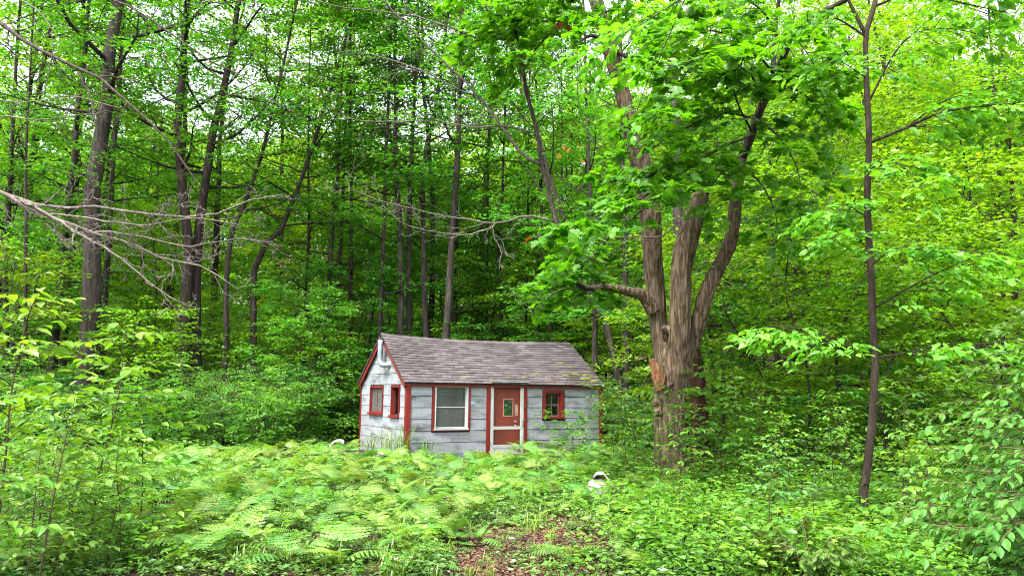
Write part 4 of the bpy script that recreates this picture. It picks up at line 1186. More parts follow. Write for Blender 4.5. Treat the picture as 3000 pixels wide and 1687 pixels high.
def rods(tb, path, r0, n=10, ln=.6, depth=1, r1=.006, spread=(.35, 1.1), droop=0.0, start=.12):
    """A bare dead branch with side twigs that fork again."""
    C = resample(path, 18); C[1:-1] += rng.normal(0, r0 * .25 + .004, (16, 3))
    tube(tb, C, np.linspace(r0, r1, 18), 6 if r0 > .012 else 4)
    if depth < 0: return
    for i in range(n):
        s = start + (1 - start) * (i + rng.uniform(0, 1)) / n; f = min(16.99, s * 17); k = int(f); p = C[k] + (C[k + 1] - C[k]) * (f - k)
        t = norm(C[k + 1] - C[k]); side = norm(np.cross(t, rng.normal(0, 1, 3)))
        a = rng.uniform(*spread); d = t * math.cos(a) + side * math.sin(a); l = ln * rng.uniform(.4, 1.2) * (1.2 - .6 * s)
        bend = rng.normal(0, .35, 3) + np.array([0, 0, rng.uniform(-.2, .35)])
        m = p + d * l * .5; e = m + norm(d + bend) * l * .5
        rr = max(.0028, (r0 + (r1 - r0) * s) * .45)
        rods(tb, np.array([p, m, e]), rr, n=int(rng.integers(1, 4)), ln=l * .62, depth=depth - 1, r1=.0028, start=.3)


wood = MB(); S = []
limb = lambda *a: rel(pts(*a))
tube(wood, resample(limb((2174, 462, 13.5), (2205, 386, 13.3), (2225, 328, 13.1), (2255, 255, 12.8), (2290, 180, 12.4), (2328, 97, 12), (2407, 39, 11.6), (2480, 0, 11.3), (2560, -60, 11)), 18), np.linspace(.09, .035, 18), 9, .03)
tube(wood, resample(limb((1745, 0, 14), (1715, -100, 14), (1680, -260, 14), (1660, -420, 14)), 8), np.linspace(.14, .05, 8), 9)
tube(wood, resample(limb((2225, 328, 13.1), (2262, 250, 13), (2268, 120, 12.9), (2290, -60, 12.6)), 8), np.linspace(.06, .03, 8), 7)
tube(wood, resample(limb((1778, 130, 14), (1830, 165, 13.8), (1890, 190, 13.6)), 6), np.linspace(.05, .035, 6), 7)
tube(wood, resample(limb((1770, 120, 14), (1730, 105, 13.9), (1690, 130, 13.8)), 6), np.linspace(.05, .02, 6), 7)
for path, n, ln in [
    (((2215, 350, 13.2), (2120, 330, 12.4), (2020, 370, 11.6), (1920, 430, 10.9), (1850, 500, 10.5)), 11, .8),
    (((2195, 400, 13.3), (2100, 440, 12.2), (1980, 520, 11.3), (1850, 600, 10.8), (1700, 690, 10.4)), 13, .95),
    (((2165, 500, 13.5), (2090, 500, 12.5), (1990, 520, 11.8), (1900, 600, 11.2), (1780, 700, 10.8), (1690, 760, 10.6)), 11, .8),
    (((2240, 290, 12.9), (2140, 230, 12.0), (2040, 240, 11.2), (1960, 300, 10.8), (1920, 370, 10.4)), 12, .75),
    (((2270, 220, 12.6), (2180, 120, 12.0), (2060, 90, 11.4), (1980, 120, 11), (1930, 170, 10.8)), 12, .75),
    (((2300, 150, 12.3), (2230, 30, 11.9), (2120, -20, 11.5), (2000, -10, 11.2)), 11, 1.0),
    (((2250, 270, 12.8), (2320, 260, 12.2), (2380, 300, 11.9), (2420, 370, 11.7)), 9, .75),
    (((2215, 350, 13.1), (2280, 400, 12.5), (2330, 480, 12.2), (2350, 560, 12.0)), 8, .7),
    (((2170, 480, 13.4), (2230, 540, 12.8), (2270, 620, 12.5), (2280, 700, 12.4)), 7, .6),
    (((2180, 450, 13.4), (2120, 500, 12.6), (2070, 570, 12.0), (2080, 620, 11.8)), 7, .6),
    (((2205, 390, 13.2), (2160, 300, 12.0), (2150, 220, 11.3), (2200, 150, 10.9)), 9, .9),
    (((2290, 180, 12.4), (2300, 90, 11.6), (2360, 150, 11.2), (2400, 220, 11.0)), 8, .7),
    (((2100, 480, 12.4), (1980, 480, 11.4), (1860, 540, 10.6), (1780, 620, 10.1), (1720, 690, 9.9)), 10, .7),
    (((2230, 310, 12.9), (2200, 220, 11.8), (2100, 170, 11.0), (2010, 190, 10.5), (1950, 250, 10.2)), 11, .7),
    (((2260, 240, 12.7), (2330, 200, 12.0), (2380, 200, 11.6)), 7, .7),
    # crown of the left stem
    (((1755, 40, 14), (1650, 56, 13.6), (1540, 72, 13.2), (1450, 105, 12.9), (1390, 150, 12.8)), 13, .9),
    (((1765, 70, 14), (1680, 20, 13.4), (1570, 10, 12.9), (1480, 40, 12.6)), 12, .9),
    (((1650, 56, 13.6), (1600, 110, 13.2), (1540, 180, 12.9), (1500, 230, 12.8)), 9, .7),
    (((1740, 0, 14), (1640, -60, 13.4), (1500, -60, 12.8), (1380, -20, 12.5)), 12, 1.0),
    (((1760, 40, 14), (1800, 30, 13.2), (1760, 60, 12.4), (1720, 110, 12.0)), 7, .7),
    (((1740, 0, 14), (1830, -60, 13.2), (1900, -30, 12.4), (1880, 60, 12)), 8, .8),
    # leaves at the end of the low left limb
    (((1775, 838, 13.6), (1740, 800, 13.2), (1700, 790, 12.8), (1660, 800, 12.5)), 8, .6),
    (((1775, 838, 13.6), (1730, 860, 13.2), (1690, 880, 12.9), (1660, 860, 12.7)), 7, .55),
    (((1700, 790, 13.1), (1680, 740, 12.6), (1665, 700, 12.3)), 4, .45)]:
    bough(wood, S, rel(pts(*path)), .024, n, ln)
wood.build('limb', B['dark'], maple, smooth=True)
cr = MB(); S_ = list(zip(*S))
sprays(cr, np.array(S_[0]), np.array(S_[1]), np.array(S_[2]), 11, .175, LEAF_MAPLE, width=.55, droop=.3, jit=.38, hang=.55)
cr.build('crown', G['maple'], maple)

# the half-dead low limb that climbs left of the maple, and its bare branches
dl = MB()
tube(dl, resample(limb((1775, 838, 13.6), (1735, 845, 13.5), (1700, 838, 13.4), (1680, 795, 13.3), (1664, 729, 13.3), (1641, 675, 13.3), (1628, 643, 13.3), (1604, 540, 13.3), (1588, 486, 13.3), (1574, 392, 13.3), (1543, 267, 13.3), (1529, 177, 13.3), (1505, 60, 13.3), (1480, -80, 13.3)), 34), np.linspace(.055, .022, 34), 8, .04)
tag(dl.build('low_limb', B['dead_dark'], maple, smooth=True), 'half-dead limb climbing left of the maple')
dl = MB()
rods(dl, limb((1588, 486, 13.3), (1538, 455, 13.2), (1489, 401, 13.1), (1444, 338, 13), (1404, 285, 12.9), (1336, 217, 12.8), (1269, 150, 12.7), (1180, 60, 12.6), (1100, -20, 12.5)), .032, 13, .9, 2)
rods(dl, limb((1404, 285, 12.9), (1340, 262, 12.6), (1250, 215, 12.4), (1130, 170, 12.2), (1010, 150, 12.0)), .016, 12, .7, 2)
rods(dl, limb((1574, 392, 13.3), (1529, 379, 13.2), (1475, 368, 13.1), (1381, 374, 13), (1269, 356, 12.9), (1090, 356, 12.6), (1000, 343, 12.5)), .018, 11, .7, 2)
rods(dl, limb((1628, 650, 13.3), (1597, 641, 13.2), (1531, 634, 13.1), (1449, 657, 13), (1314, 634, 12.8), (1224, 616, 12.6), (1121, 590, 12.4), (1022, 549, 12.2), (1012, 515, 12.2)), .022, 14, .8, 2)
rods(dl, limb((1449, 657, 13), (1435, 670, 12.9), (1359, 688, 12.8), (1269, 679, 12.6), (1179, 652, 12.4), (1120, 600, 12.3)), .014, 12, .7, 2)
rods(dl, limb((1441, 662, 13), (1450, 700, 13), (1467, 733, 13), (1462, 790, 13)), .010, 7, .5, 1)
rods(dl, limb((1505, 120, 13.3), (1394, 108, 13.1), (1295, 72, 12.9), (1197, 46, 12.7), (1000, 20, 12.4), (860, -20, 12.2)), .022, 12, .8, 2)
rods(dl, limb((1543, 267, 13.3), (1580, 200, 13.2), (1640, 130, 13.1), (1665, 60, 13.1)), .014, 6, .5, 1)
rods(dl, limb((2043, 620, 13.9), (1990, 650, 13.7), (1940, 690, 13.5), (1860, 695, 13.3), (1740, 700, 13.2), (1640, 715, 13.0), (1560, 690, 12.9)), .016, 11, .5, 2)
rods(dl, limb((1700, 838, 13.4), (1640, 850, 13.2), (1560, 900, 13), (1500, 850, 12.9)), .010, 9, .5, 1)
rods(dl, limb((2120, 740, 13.7), (2200, 660, 13.5), (2290, 600, 13.3), (2420, 570, 13.1)), .009, 9, .5, 1)
rods(dl, limb((1690, 560, 13.3), (1760, 480, 13.2), (1700, 330, 13.2), (1690, 150, 13.1)), .010, 5, .4, 1)
tag(dl.build('dead_limb', B['dead'], maple, smooth=True), 'long bare dead limb with pale twigs reaching over the cabin')
c = MB(); leaves(c, np.zeros((1, 3)), np.array([[1.0, 0, 0]]), np.array([[0, 0, 1.0]]), 1.0, LEAF_MAPLE)
red_me = c.mesh('red_leaf', G['red_leaf']); G['gold_leaf'] = leaf_mat('gold_leaf', [(0, (.26, .17, .02)), (.5, (.34, .23, .02)), (1, (.4, .3, .03))], trans=.4, tint=(1.2, 1.0, .4)); gold_me = c.mesh('yellow_leaf', G['gold_leaf'])
for (px, py, nm, me_, n, s) in ((1640, 80, 'red_leaf', red_me, 14, .10), (1672, 150, 'red_leaf', red_me, 8, .09), (1585, 700, 'red_leaf', red_me, 3, .07), (1540, 735, 'red_leaf', red_me, 2, .08), (1665, 445, 'yellow_leaf', gold_me, 8, .11)):
    for k in range(n):
        o = link(nm, me_, maple); o.location = rel(at(px, py, 13.1)) + rng.normal(0, .13, 3); o.rotation_euler = rng.uniform(-1.2, 1.2, 3) + (0, .6, rng.uniform(0, 6)); o.scale = (s * rng.uniform(.7, 1.2),) * 3

# rotten snag behind the maple
snag = empty('dead_snag', at_ground(2043, 15.2)); tag(snag, 'rotten red-brown broken snag standing behind the maple base', 'tree stump')
c = MB(); b = np.array(snag.location)
tube(c, resample(np.vstack([[0, 0, -.2], pts((2050, 1280, 15.2), (2042, 1150, 15.2), (2040, 1010, 15.2)) - b]), 12), [.26, .22, .2, .19, .185, .18, .17, .17, .16, .15, .12, .05], 12, .14)
c.build('trunk', B['snag'], snag)

# ------------------------------------------------------------------ dark sapling at the right
sap = empty('sapling_tree', at_ground(2527, 9.0)); tag(sap, 'slender dark wavy young tree with broad leaves standing alone at right', 'tree'); sb = np.array(sap.location)
rp = lambda *a: pts(*a) - sb
wood = MB(); S = []
tube(wood, resample(np.vstack([[0, 0, -.1], rp((2529, 1470, 9), (2538, 1389, 9), (2548, 1307, 9), (2556, 1226, 9), (2562, 1117, 9), (2562, 1036, 9), (2557, 945, 9), (2551, 787, 9), (2541, 590, 9), (2546, 407, 9), (2538, 230, 9), (2538, 98, 9), (2561, 20, 9), (2575, -120, 9), (2570, -420, 9.1))]), 46), np.linspace(.05, .026, 46), 10, .05)
tube(wood, resample(rp((2540, 110, 9), (2510, 50, 9), (2485, 0, 9), (2450, -100, 9)), 8), np.linspace(.03, .015, 8), 6)
for path, r, n, ln in [
    (((2546, 420, 9), (2656, 374, 8.8), (2767, 328, 8.6), (2918, 308, 8.4), (3080, 300, 8.2)), .022, 12, .8),
    (((2656, 374, 8.8), (2760, 300, 8.6), (2866, 269, 8.5), (2960, 240, 8.4)), .012, 9, .6),
    (((2545, 300, 9), (2616, 164, 8.9), (2682, 98, 8.7), (2787, 85, 8.5), (2900, 110, 8.3)), .016, 11, .7),
    (((2540, 110, 9), (2453, 56, 8.8), (2390, 50, 8.6), (2330, 90, 8.5)), .014, 7, .5),
    (((2560, 20, 9), (2680, -20, 8.7), (2820, 10, 8.4), (2960, 40, 8.2)), .016, 11, .75),
    (((2540, 230, 9), (2480, 190, 8.8), (2440, 170, 8.6), (2400, 190, 8.5)), .010, 6, .45),
    (((2545, 500, 9), (2600, 470, 8.7), (2660, 500, 8.4), (2700, 560, 8.2)), .010, 8, .5),
    (((2543, 640, 9), (2480, 600, 8.8), (2430, 610, 8.6)), .008, 5, .4),
    (((2550, 780, 9), (2620, 730, 8.7), (2721, 728, 8.4), (2800, 740, 8.2)), .010, 8, .5),
    (((2558, 905, 9), (2656, 846, 8.7), (2787, 780, 8.4), (2920, 730, 8.2)), .012, 10, .6),
    (((2562, 1049, 9), (2679, 1030, 8.7), (2787, 1008, 8.4), (2896, 1006, 8.2), (3010, 980, 8)), .012, 11, .6),
    (((2560, 1030, 9), (2461, 998, 8.8), (2380, 970, 8.6), (2298, 955, 8.5), (2230, 960, 8.4)), .010, 10, .5),
    (((2550, 700, 9), (2490, 680, 8.7), (2440, 690, 8.6)), .007, 4, .4),
    (((2570, -300, 9), (2350, -230, 8.6), (2120, -120, 8.2), (2010, -10, 8), (1965, 100, 7.9), (1900, 230, 7.8), (1865, 330, 7.8)), .014, 13, .5),
    (((2010, -10, 8), (1900, 60, 7.9), (1800, 120, 7.8), (1760, 200, 7.8)), .008, 9, .5),
    (((2570, -300, 9), (2760, -150, 8.4), (2900, -60, 8)), .014, 10, .8),
    (((2570, -200, 9), (2480, -120, 8.4), (2420, -60, 8)), .014, 8, .7)]:
    bough(wood, S, rp(*path), r, n, ln, .38)
wood.build('trunk', B['sapling'], sap, smooth=True)
cr = MB(); S_ = list(zip(*S)); sprays(cr, np.array(S_[0]), np.array(S_[1]), np.array(S_[2]), 12, .125, LEAF_OVATE, width=.45, droop=.25, jit=.35, hang=.4)
cr.build('crown', G['sapling'], sap)

# ------------------------------------------------------------------ dead tree beyond the left edge with limbs hanging into view
dt = empty('dead_tree', at_ground(-480, 8.8)); tag(dt, 'bare dead tree whose pale leafless branches sweep in from the left edge', 'tree'); db = np.array(dt.location)
dp = lambda *a: pts(*a) - db
c = MB(); tube(c, resample(np.array([[0, 0, -.2], [.05, 0, 2.5], [-.1, .1, 5], [.1, 0, 8], [0, .1, 10.5]]), 16), np.linspace(.2, .05, 16), 12, .05); c.build('trunk', B['dead_dark'], dt, smooth=True)
def dl_(nm, mat, path, r, n, ln, depth=2, tb=None):
    c = MB(); rods(c, dp(*path), r, n, ln, depth, spread=(.3, 1.0)); c.build(nm, B[mat], dt, smooth=True)
dl_('limb', 'dead_dark', ((-470, -330, 8.8), (-250, -110, 8.6), (0, 69, 8.4), (104, 138, 8.3), (207, 197, 8.2), (304, 245, 8.2), (407, 331, 8.1), (483, 400, 8.1), (524, 455, 8.0), (600, 570, 8.0)), .042, 14, .8)
dl_('limb', 'dead_dark', ((228, 214, 8.2), (255, 262, 8.2), (276, 345, 8.1), (297, 455, 8.1)), .014, 8, .4, 1)
dl_('limb', 'dead', ((-470, 380, 8.8), (-200, 480, 8.5), (0, 559, 8.2), (69, 587, 8.1), (179, 614, 8.0), (255, 602, 8.0), (345, 617, 7.9), (524, 631, 7.8), (621, 624, 7.8), (731, 593, 7.7), (830, 570, 7.7)), .034, 20, .65)
dl_('limb', 'dead', ((-200, 480, 8.5), (0, 565, 8.2), (138, 628, 8.0), (276, 680, 7.9), (386, 718, 7.8), (517, 766, 7.7), (621, 793, 7.6), (700, 850, 7.6)), .030, 22, .7)
dl_('limb', 'dead', ((60, 590, 8.1), (104, 607, 8.0), (241, 690, 7.8), (345, 752, 7.7), (441, 828, 7.6), (540, 890, 7.6)), .018, 15, .5)
dl_('limb', 'dead', ((276, 680, 7.9), (400, 690, 7.7), (540, 720, 7.6), (690, 700, 7.5), (800, 710, 7.5)), .013, 15, .55)
dl_('limb', 'dead_dark', ((-470, -500, 8.8), (0, -220, 8.5), (304, -5, 8.3), (386, 28, 8.2), (483, 83, 8.1), (593, 166, 8.0), (690, 214, 8.0), (800, 300, 7.9), (900, 350, 7.9)), .024, 14, .7)
dl_('limb', 'dead', ((-470, 200, 8.8), (-100, 340, 8.4), (0, 338, 8.2), (104, 352, 8.1), (276, 331, 8.0)), .012, 9, .5, 1)
dl_('limb', 'dead', ((-470, 100, 8.8), (-100, 260, 8.4), (60, 300, 8.2), (200, 280, 8.1), (360, 320, 8.0)), .012, 10, .5, 2)
dl_('limb', 'dead', ((-470, -250, 8.8), (0, -30, 8.4), (140, 60, 8.2), (150, 170, 8.2), (130, 280, 8.2)), .010, 8, .5, 1)
dl_('limb', 'dead', ((138, 628, 8.0), (260, 640, 7.8), (420, 660, 7.6), (560, 640, 7.5), (700, 660, 7.4)), .012, 15, .6)
dl_('limb', 'dead_dark', ((0, -220, 8.5), (250, -140, 8.4), (520, -20, 8.3), (650, 10, 8.2), (760, -20, 8.2)), .014, 9, .5, 2)

# ------------------------------------------------------------------ saplings, shrubs, ferns
def gen_sapling(H, nlat, ln, leaf, tpl=LEAF_OVATE, gap=.55, stems=1, lean=.12, el=(5, 35), low=.22):
    tb, cb = MB(), MB(); P, D, Nn, Z = [], [], [], []
    for s_ in range(stems):
        a0 = rng.uniform(0, 6.28); off = unit(a0, 0) * (lean * H * rng.uniform(.4, 1.2))
        b0 = unit(a0, 0) * (.03 * s_)
        C = resample([b0 - (0, 0, .06), b0 + off * .25 + (0, 0, H * .35), b0 + off * .65 + (0, 0, H * .7) + rng.normal(0, .03, 3), b0 + off + (0, 0, H)], 12)
        r0 = .0045 + .004 * H
        tube(tb, C, np.linspace(r0, .002, 12), 5)
        for i in range(nlat):
            s = low + (1 - low) * (i + rng.uniform(.1, .9)) / nlat; f = min(10.99, s * 11); k = int(f); p = C[k] + (C[k + 1] - C[k]) * (f - k)
            az = a0 + i * 2.4 + rng.uniform(-.4, .4); l = ln * rng.uniform(.6, 1.15) * (1.1 - .65 * (s - low) / (1 - low))
            e = R(rng.uniform(*el)); d = unit(az, e); q = p + d * l * .5; t = q + norm(d + np.array([0, 0, -.25])) * l * .5
            tube(tb, [p, q, t], [r0 * .4, .0022, .0014], 3, cap=False)
            m = max(3, int(l / (leaf * gap)))
            for j in range(m):
                w = .18 + .82 * (j + .5) / m; pp = p + (q - p) * (w * 2) if w < .5 else q + (t - q) * (w * 2 - 1)
                a2 = az + (1 if j % 2 else -1) * rng.uniform(.5, 1.1) * (1 if j < m - 1 else .2)
                P.append(pp); D.append(unit(a2, R(rng.uniform(-30, 12)))); Nn.append(np.array([0, 0, 1]) + rng.normal(0, .28, 3)); Z.append(leaf * rng.uniform(.65, 1.15))
        for j in range(7):
            pp = C[-1] + (C[-3] - C[-1]) * (j / 6); P.append(pp); D.append(unit(j * 2.4, R(rng.uniform(5, 45)))); Nn.append(np.array([0, 0, 1]) + rng.normal(0, .3, 3)); Z.append(leaf * rng.uniform(.45, .8))
    leaves(cb, np.array(P), np.array(D), np.array(Nn), np.array(Z), tpl)
    return tb, cb


def gen_shrub(H, spread, leaf, n=6, K=20, tpl=LEAF_FAR, slen=.4):
    tb, cb = MB(), MB(); SP, SD, SL = [], [], []
    for i in range(n):
        a = i * 6.28 / n + rng.uniform(-.4, .4); tip = unit(a, 0) * spread * rng.uniform(.3, 1) + np.array([0, 0, H * rng.uniform(.65, 1.05)])
        C = resample([(0, 0, -.1), tip * (.25, .25, .4) + rng.normal(0, .05, 3), tip * (.65, .65, .8), tip], 9); tube(tb, C, np.linspace(.016, .004, 9), 4)
        for j in range(13):
            s = .12 + .88 * (j + rng.random()) / 13; f = min(7.99, s * 8); k = int(f); p = C[k] + (C[k + 1] - C[k]) * (f - k)
            az = a + j * 2.4 + rng.uniform(-.5, .5); l = spread * .55 * rng.uniform(.5, 1.1); d = unit(az, R(rng.uniform(-5, 40))); e = p + d * l
            tube(tb, [p, e], [.005, .002], 3, cap=False)
            for w in (.35, .75): SP.append(p + (e - p) * w); SD.append(unit(az + rng.uniform(-.6, .6), R(rng.uniform(-20, 25)))); SL.append(slen * rng.uniform(.7, 1.3))
    sprays(cb, np.array(SP), np.array(SD), np.array(SL), K, leaf, tpl, droop=.25, jit=.45, hang=.3)
    return tb, cb


saplings = Kind('sapling', 'stem', 'foliage', (B['stem'], G['sapling']), [gen_sapling(*a) for a in (
    (1.1, 16, .5, .085), (1.5, 22, .6, .09), (.8, 13, .42, .08), (1.8, 24, .65, .095), (1.2, 20, .55, .08), (1.4, 17, .65, .10), (.9, 16, .46, .075), (1.6, 20, .6, .085))])
clumps = Kind('leafy_shrub', 'stem', 'foliage', (B['stem'], G['shrub']), [gen_shrub(*a) for a in (
    (2.0, 1.1, .10), (2.5, 1.3, .11), (1.6, 1.0, .085), (2.2, 1.2, .12, 7))])
fine = Kind('fine_leaved_shrub', 'stem', 'foliage', (B['stem'], G['shrub']), [gen_shrub(2.4, 1.3, .055, 8, 26, LEAF_FAR, .4), gen_shrub(2.0, 1.2, .055, 7, 26, LEAF_FAR, .4)])

# shrub belt left of and behind the cabin
belt = [(px, Y) for Y in (20.5, 22.5, 25) for px in range(-60, 1010, 95)] + [(px, Y) for Y in (26.5, 29) for px in range(1020, 1900, 110)] + [(px, Y) for Y in (20, 23, 26.5) for px in range(1850, 3080, 105)]
for i, (px, Y) in enumerate(sorted(belt, key=lambda q: q[1])):
    px += rng.uniform(-35, 35); Y += rng.uniform(-.9, .9); p = at_ground(px, Y)
    if in_cabin(p[0], p[1], .9) or (910 < px < 1060 and Y < 25): continue
    z = zone(p[0], Y); s = rng.uniform(.65, 1.05) * (.85 if z == 4 or z == 3 else 1)
    dk = rng.random() < .5
    clumps.put(rng.integers(4), p, rng.uniform(0, 6.28), s, label_for('leafy shrub', px, ('tall ' if s > .85 else 'low ') + ('deep green' if dk else 'soft green'), 'below' if px < 1000 else 'behind'), 'shrub', 'shrubs at the edge of the woods', TG if dk else None)
for px, Y, s, lab in [(650, 21, 1.05, 'pale fine-leaved shrub peaking in the thicket left of the cabin'), (760, 20.5, .9, 'pale fine-leaved shrub beside the taller pale one left of the cabin'), (870, 22, 1.0, 'pale fine-leaved shrub nearest the cabin in the left thicket'), (820, 24, 1.1, 'pale fine-leaved shrub at the back of the thicket left of the cabin')]:
    fine.put(0 if px != 760 else 1, at_ground(px, Y), rng.uniform(0, 6), s, lab, 'shrub', 'pale fine-leaved shrubs')

# low undergrowth on the forest floor behind
herb = []
for s_ in range(3):
    tb, cb = gen_sapling(.55, 7, .35, .10, LEAF_FAR, .5, 2, .25); herb.append(proto('forest_herb', cb, G['tree'] if s_ else G['shrub']))
P = []
while len(P) < 1500:
    y = 19 + 34 * rng.random() ** 1.3; x = rng.uniform(-1, 1) * y * .78
    if in_cabin(x, y, .6): continue
    if y < 22 and -9 < x < -2.5: continue
    P.append((x, y, float(gz(x, y)) - .02))
n = len(P)
tag(scatter('forest_undergrowth', herb, P, rng.uniform(0, 6.28, n), rng.uniform(.7, 2.2, n), rng.integers(0, 3, n)), 'low green undergrowth covering the floor of the woods', 'undergrowth')

# ferns
def frond(L=.7, n=13, stalk=.30, arch=1.0, wid=.30):
    """One frond: arching stalk, paired toothed pinnae."""
    tb, cb = MB(), MB()
    t = np.linspace(0, 1, 16); ang = R(78) - (R(78) + R(14) * arch) * np.clip((t - .05) / .7, 0, 1) ** .8
    C = np.zeros((16, 3)); 
    for i in range(1, 16): C[i] = C[i - 1] + np.array([math.cos(ang[i]), 0, math.sin(ang[i])]) * L * 1.25 / 15
    tube(cb, C, np.linspace(.0035, .0012, 16), 3, cap=False)
    for i in range(n):
        s = stalk + (1 - stalk) * (i + .3) / n; f = min(14.99, s * 15); k = int(f); p = C[k] + (C[k + 1] - C[k]) * (f - k); tg = norm(C[k + 1] - C[k])
        u_ = (s - stalk) / (1 - stalk); pl = wid * L * 1.25 * (1 - u_) ** .75 * (.75 + .25 * min(1, u_ * 5)) + .012
        for sd_ in (-1, 1):
            d = norm(tg * .42 + np.array([0, sd_, 0]) * .9 + np.array([0, 0, -.16 - .1 * rng.random()])); nrm = norm(np.cross(d, np.cross(tg, d)) * 0 + np.cross(tg, np.array([0, 1, 0])) * -1 + rng.normal(0, .12, 3))
            y = norm(np.cross(nrm, d)); m = 5; V = []; T = []
            hw = (.062 * pl + .005)
            for q in range(m):
                a = q / m; b = (q + 1) / m; ta, tb_ = 1 - a ** 1.5 * .7, 1 - b ** 1.5 * .85; o = len(V)
                V += [p + d * pl * a, p + d * pl * b, p + d * pl * b + y * hw * .62 * tb_, p + d * pl * a + y * hw * .62 * ta, p + d * pl * b - y * hw * .62 * tb_, p + d * pl * a - y * hw * .62 * ta,
                      p + d * pl * (a + .85 / m) + y * hw * 1.5 * ta, p + d * pl * (a + .85 / m) - y * hw * 1.5 * ta]
                T += [(o, o + 1, o + 2), (o, o + 2, o + 3), (o, o + 4, o + 1), (o, o + 5, o + 4), (o + 3, o + 2, o + 6), (o + 5, o + 7, o + 4)]
            o = len(V); V += [p + d * pl, p + d * pl * 1.14, p + d * pl + y * hw * .12, p + d * pl - y * hw * .12]; T += [(o, o + 1, o + 2), (o, o + 3, o + 1)]
            cb.add(V, T=T)
    return cb


fronds = [frond(.62, 12, .28, 1.0), frond(.75, 13, .33, .8), frond(.55, 11, .25, 1.3), frond(.70, 13, .36, 1.1, .34)]
frond_me = [f.mesh('frond', G['fern']) for f in fronds]


def fern_layout():
    """Frond seats of one fern: (which, azimuth, tilt, scale)."""
    k = rng.integers(2, 6); a0 = rng.uniform(0, 6.28)
    return [(rng.integers(4), a0 + i * 6.28 / k + rng.uniform(-.4, .4), rng.uniform(-.35, .75), rng.uniform(.55, 1.2)) for i in range(k)]


def fern_proto(name):
    mb = MB()
    for (f, az, ti, s) in fern_layout():
        Mx = np.array(Matrix.Rotation(az, 3, 'Z') @ Matrix.Rotation(-ti, 3, 'Y')) * s
        V = np.concatenate(fronds[f].V) @ Mx.T
        T = np.concatenate(fronds[f].T); Q = np.concatenate(fronds[f].Q) if fronds[f].Q else None
        mb.add(V, T=T, Q=Q)
    return proto(name, mb, G['fern'])


def bare(x, y):
    """Openness of the leaf-litter patches in the foreground, 0 covered .. 1 bare."""
    b = 1.0 * math.exp(-(((x - .22) / 1.0) ** 4 + ((y - 7.8) / 1.9) ** 4))
    b = max(b, .8 * math.exp(-(((x + .15) / .6) ** 2 + ((y - 9.6) / .7) ** 2)))
    b = max(b, .8 * math.exp(-(((x + 1.75) / .9) ** 2 + ((y - 7.9) / .9) ** 2)))
    b = max(b, .95 * math.exp(-(((x - 1.35) / .55) ** 4 + ((y - 11.9) / .8) ** 4)))
    return b


def fern_area(x, y):
    """Density of ferns on the clearing floor."""
    px = 1500 + FPX * x / y
    d = sm(-500, 100, px) * (1 - sm(1800, 2050, px)) if y < 12 else sm(-100, 250, px) * (1 - sm(1850, 2000, px))
    if y > 17.5: d *= 1 - sm(19.0, 21.5, y) if px < 1060 else (1 if px > 1500 else 0)
    if px > 1620 and y < 9.6: d *= .35
    from mathutils import noise
    d = float(d) * (.25 + .75 * float(sm(-.22, .12, noise.noise((x * .75, y * .75, 4.0)))))
    return d * (1 - .93 * bare(x, y)) ** 2 if not in_cabin(x, y, .32) else 0.0


seats = []
def free(x, y, r): return all((x - a) ** 2 + (y - b) ** 2 > r * r for a, b in seats[-400:])
tries = 0
while tries < 8500:
    tries += 1
    y = 6.6 + 14.4 * rng.random() ** .9; x = rng.uniform(-.75, .30) * y
    if rng.random() < fern_area(x, y) and free(x, y, .26 + .006 * y): seats.append((x, y))
print('ferns', len(seats)); seats.sort(key=lambda q: q[1])
FG = ['fern in the dense stand at the lower left', 'fern on the clearing floor in front of the cabin', 'fern beside the bare leaf-litter patch', 'fern by the foot of the undergrowth at the right of the clearing']
ind, rest_f = seats[:280], seats[280:]
for x, y in ind:
    e = empty('fern', (x, y, float(gz(x, y)) - .02), rng.uniform(0, 6.28))
    s0 = rng.uniform(.42, .84); e.scale = (s0,) * 3
    for (f, az, ti, s) in fern_layout():
        o = link('frond', frond_me[f], e); o.rotation_euler = (0, -ti, az); o.scale = (s,) * 3
    px = 1500 + FPX * x / y
    z = 2 if bare(x, y) > .25 else 0 if px < 900 else 3 if px > 1700 else 1
    tag(e, FG[z], 'fern', 'ferns ' + FG[z][5:])
for px, Y, sc_, lab in ((1010, 6.75, .85, 'large bright green fern at the bottom edge below the cabin'), (870, 6.9, .8, 'bright fern at the bottom edge left of the large one'), (640, 7.4, .8, 'big arching fern at lower left before the fern stand'), (1680, 7.3, .8, 'pale fern at the bottom edge right of the bare patch')):
    p = at_ground(px, Y); e = empty('fern', p - np.array([0, 0, .02]), rng.uniform(0, 6.28)); e.scale = (sc_,) * 3
    for (f, az, ti, s) in fern_layout() + fern_layout()[:2]:
        o = link('frond', frond_me[f], e); o.rotation_euler = (0, -ti * .6, az); o.scale = (s,) * 3
    tag(e, lab, 'fern', 'large ferns at the bottom edge')
fpro = [fern_proto('fern_plant') for _ in range(6)]
P = [(x, y, float(gz(x, y)) - .02) for x, y in rest_f]; n = len(P)
tag(scatter('fern_bed', fpro, P, rng.uniform(0, 6.28, n), rng.uniform(.42, .74, n), rng.integers(0, 6, n)), 'bed of light green ferns spreading back to the cabin', 'ferns')

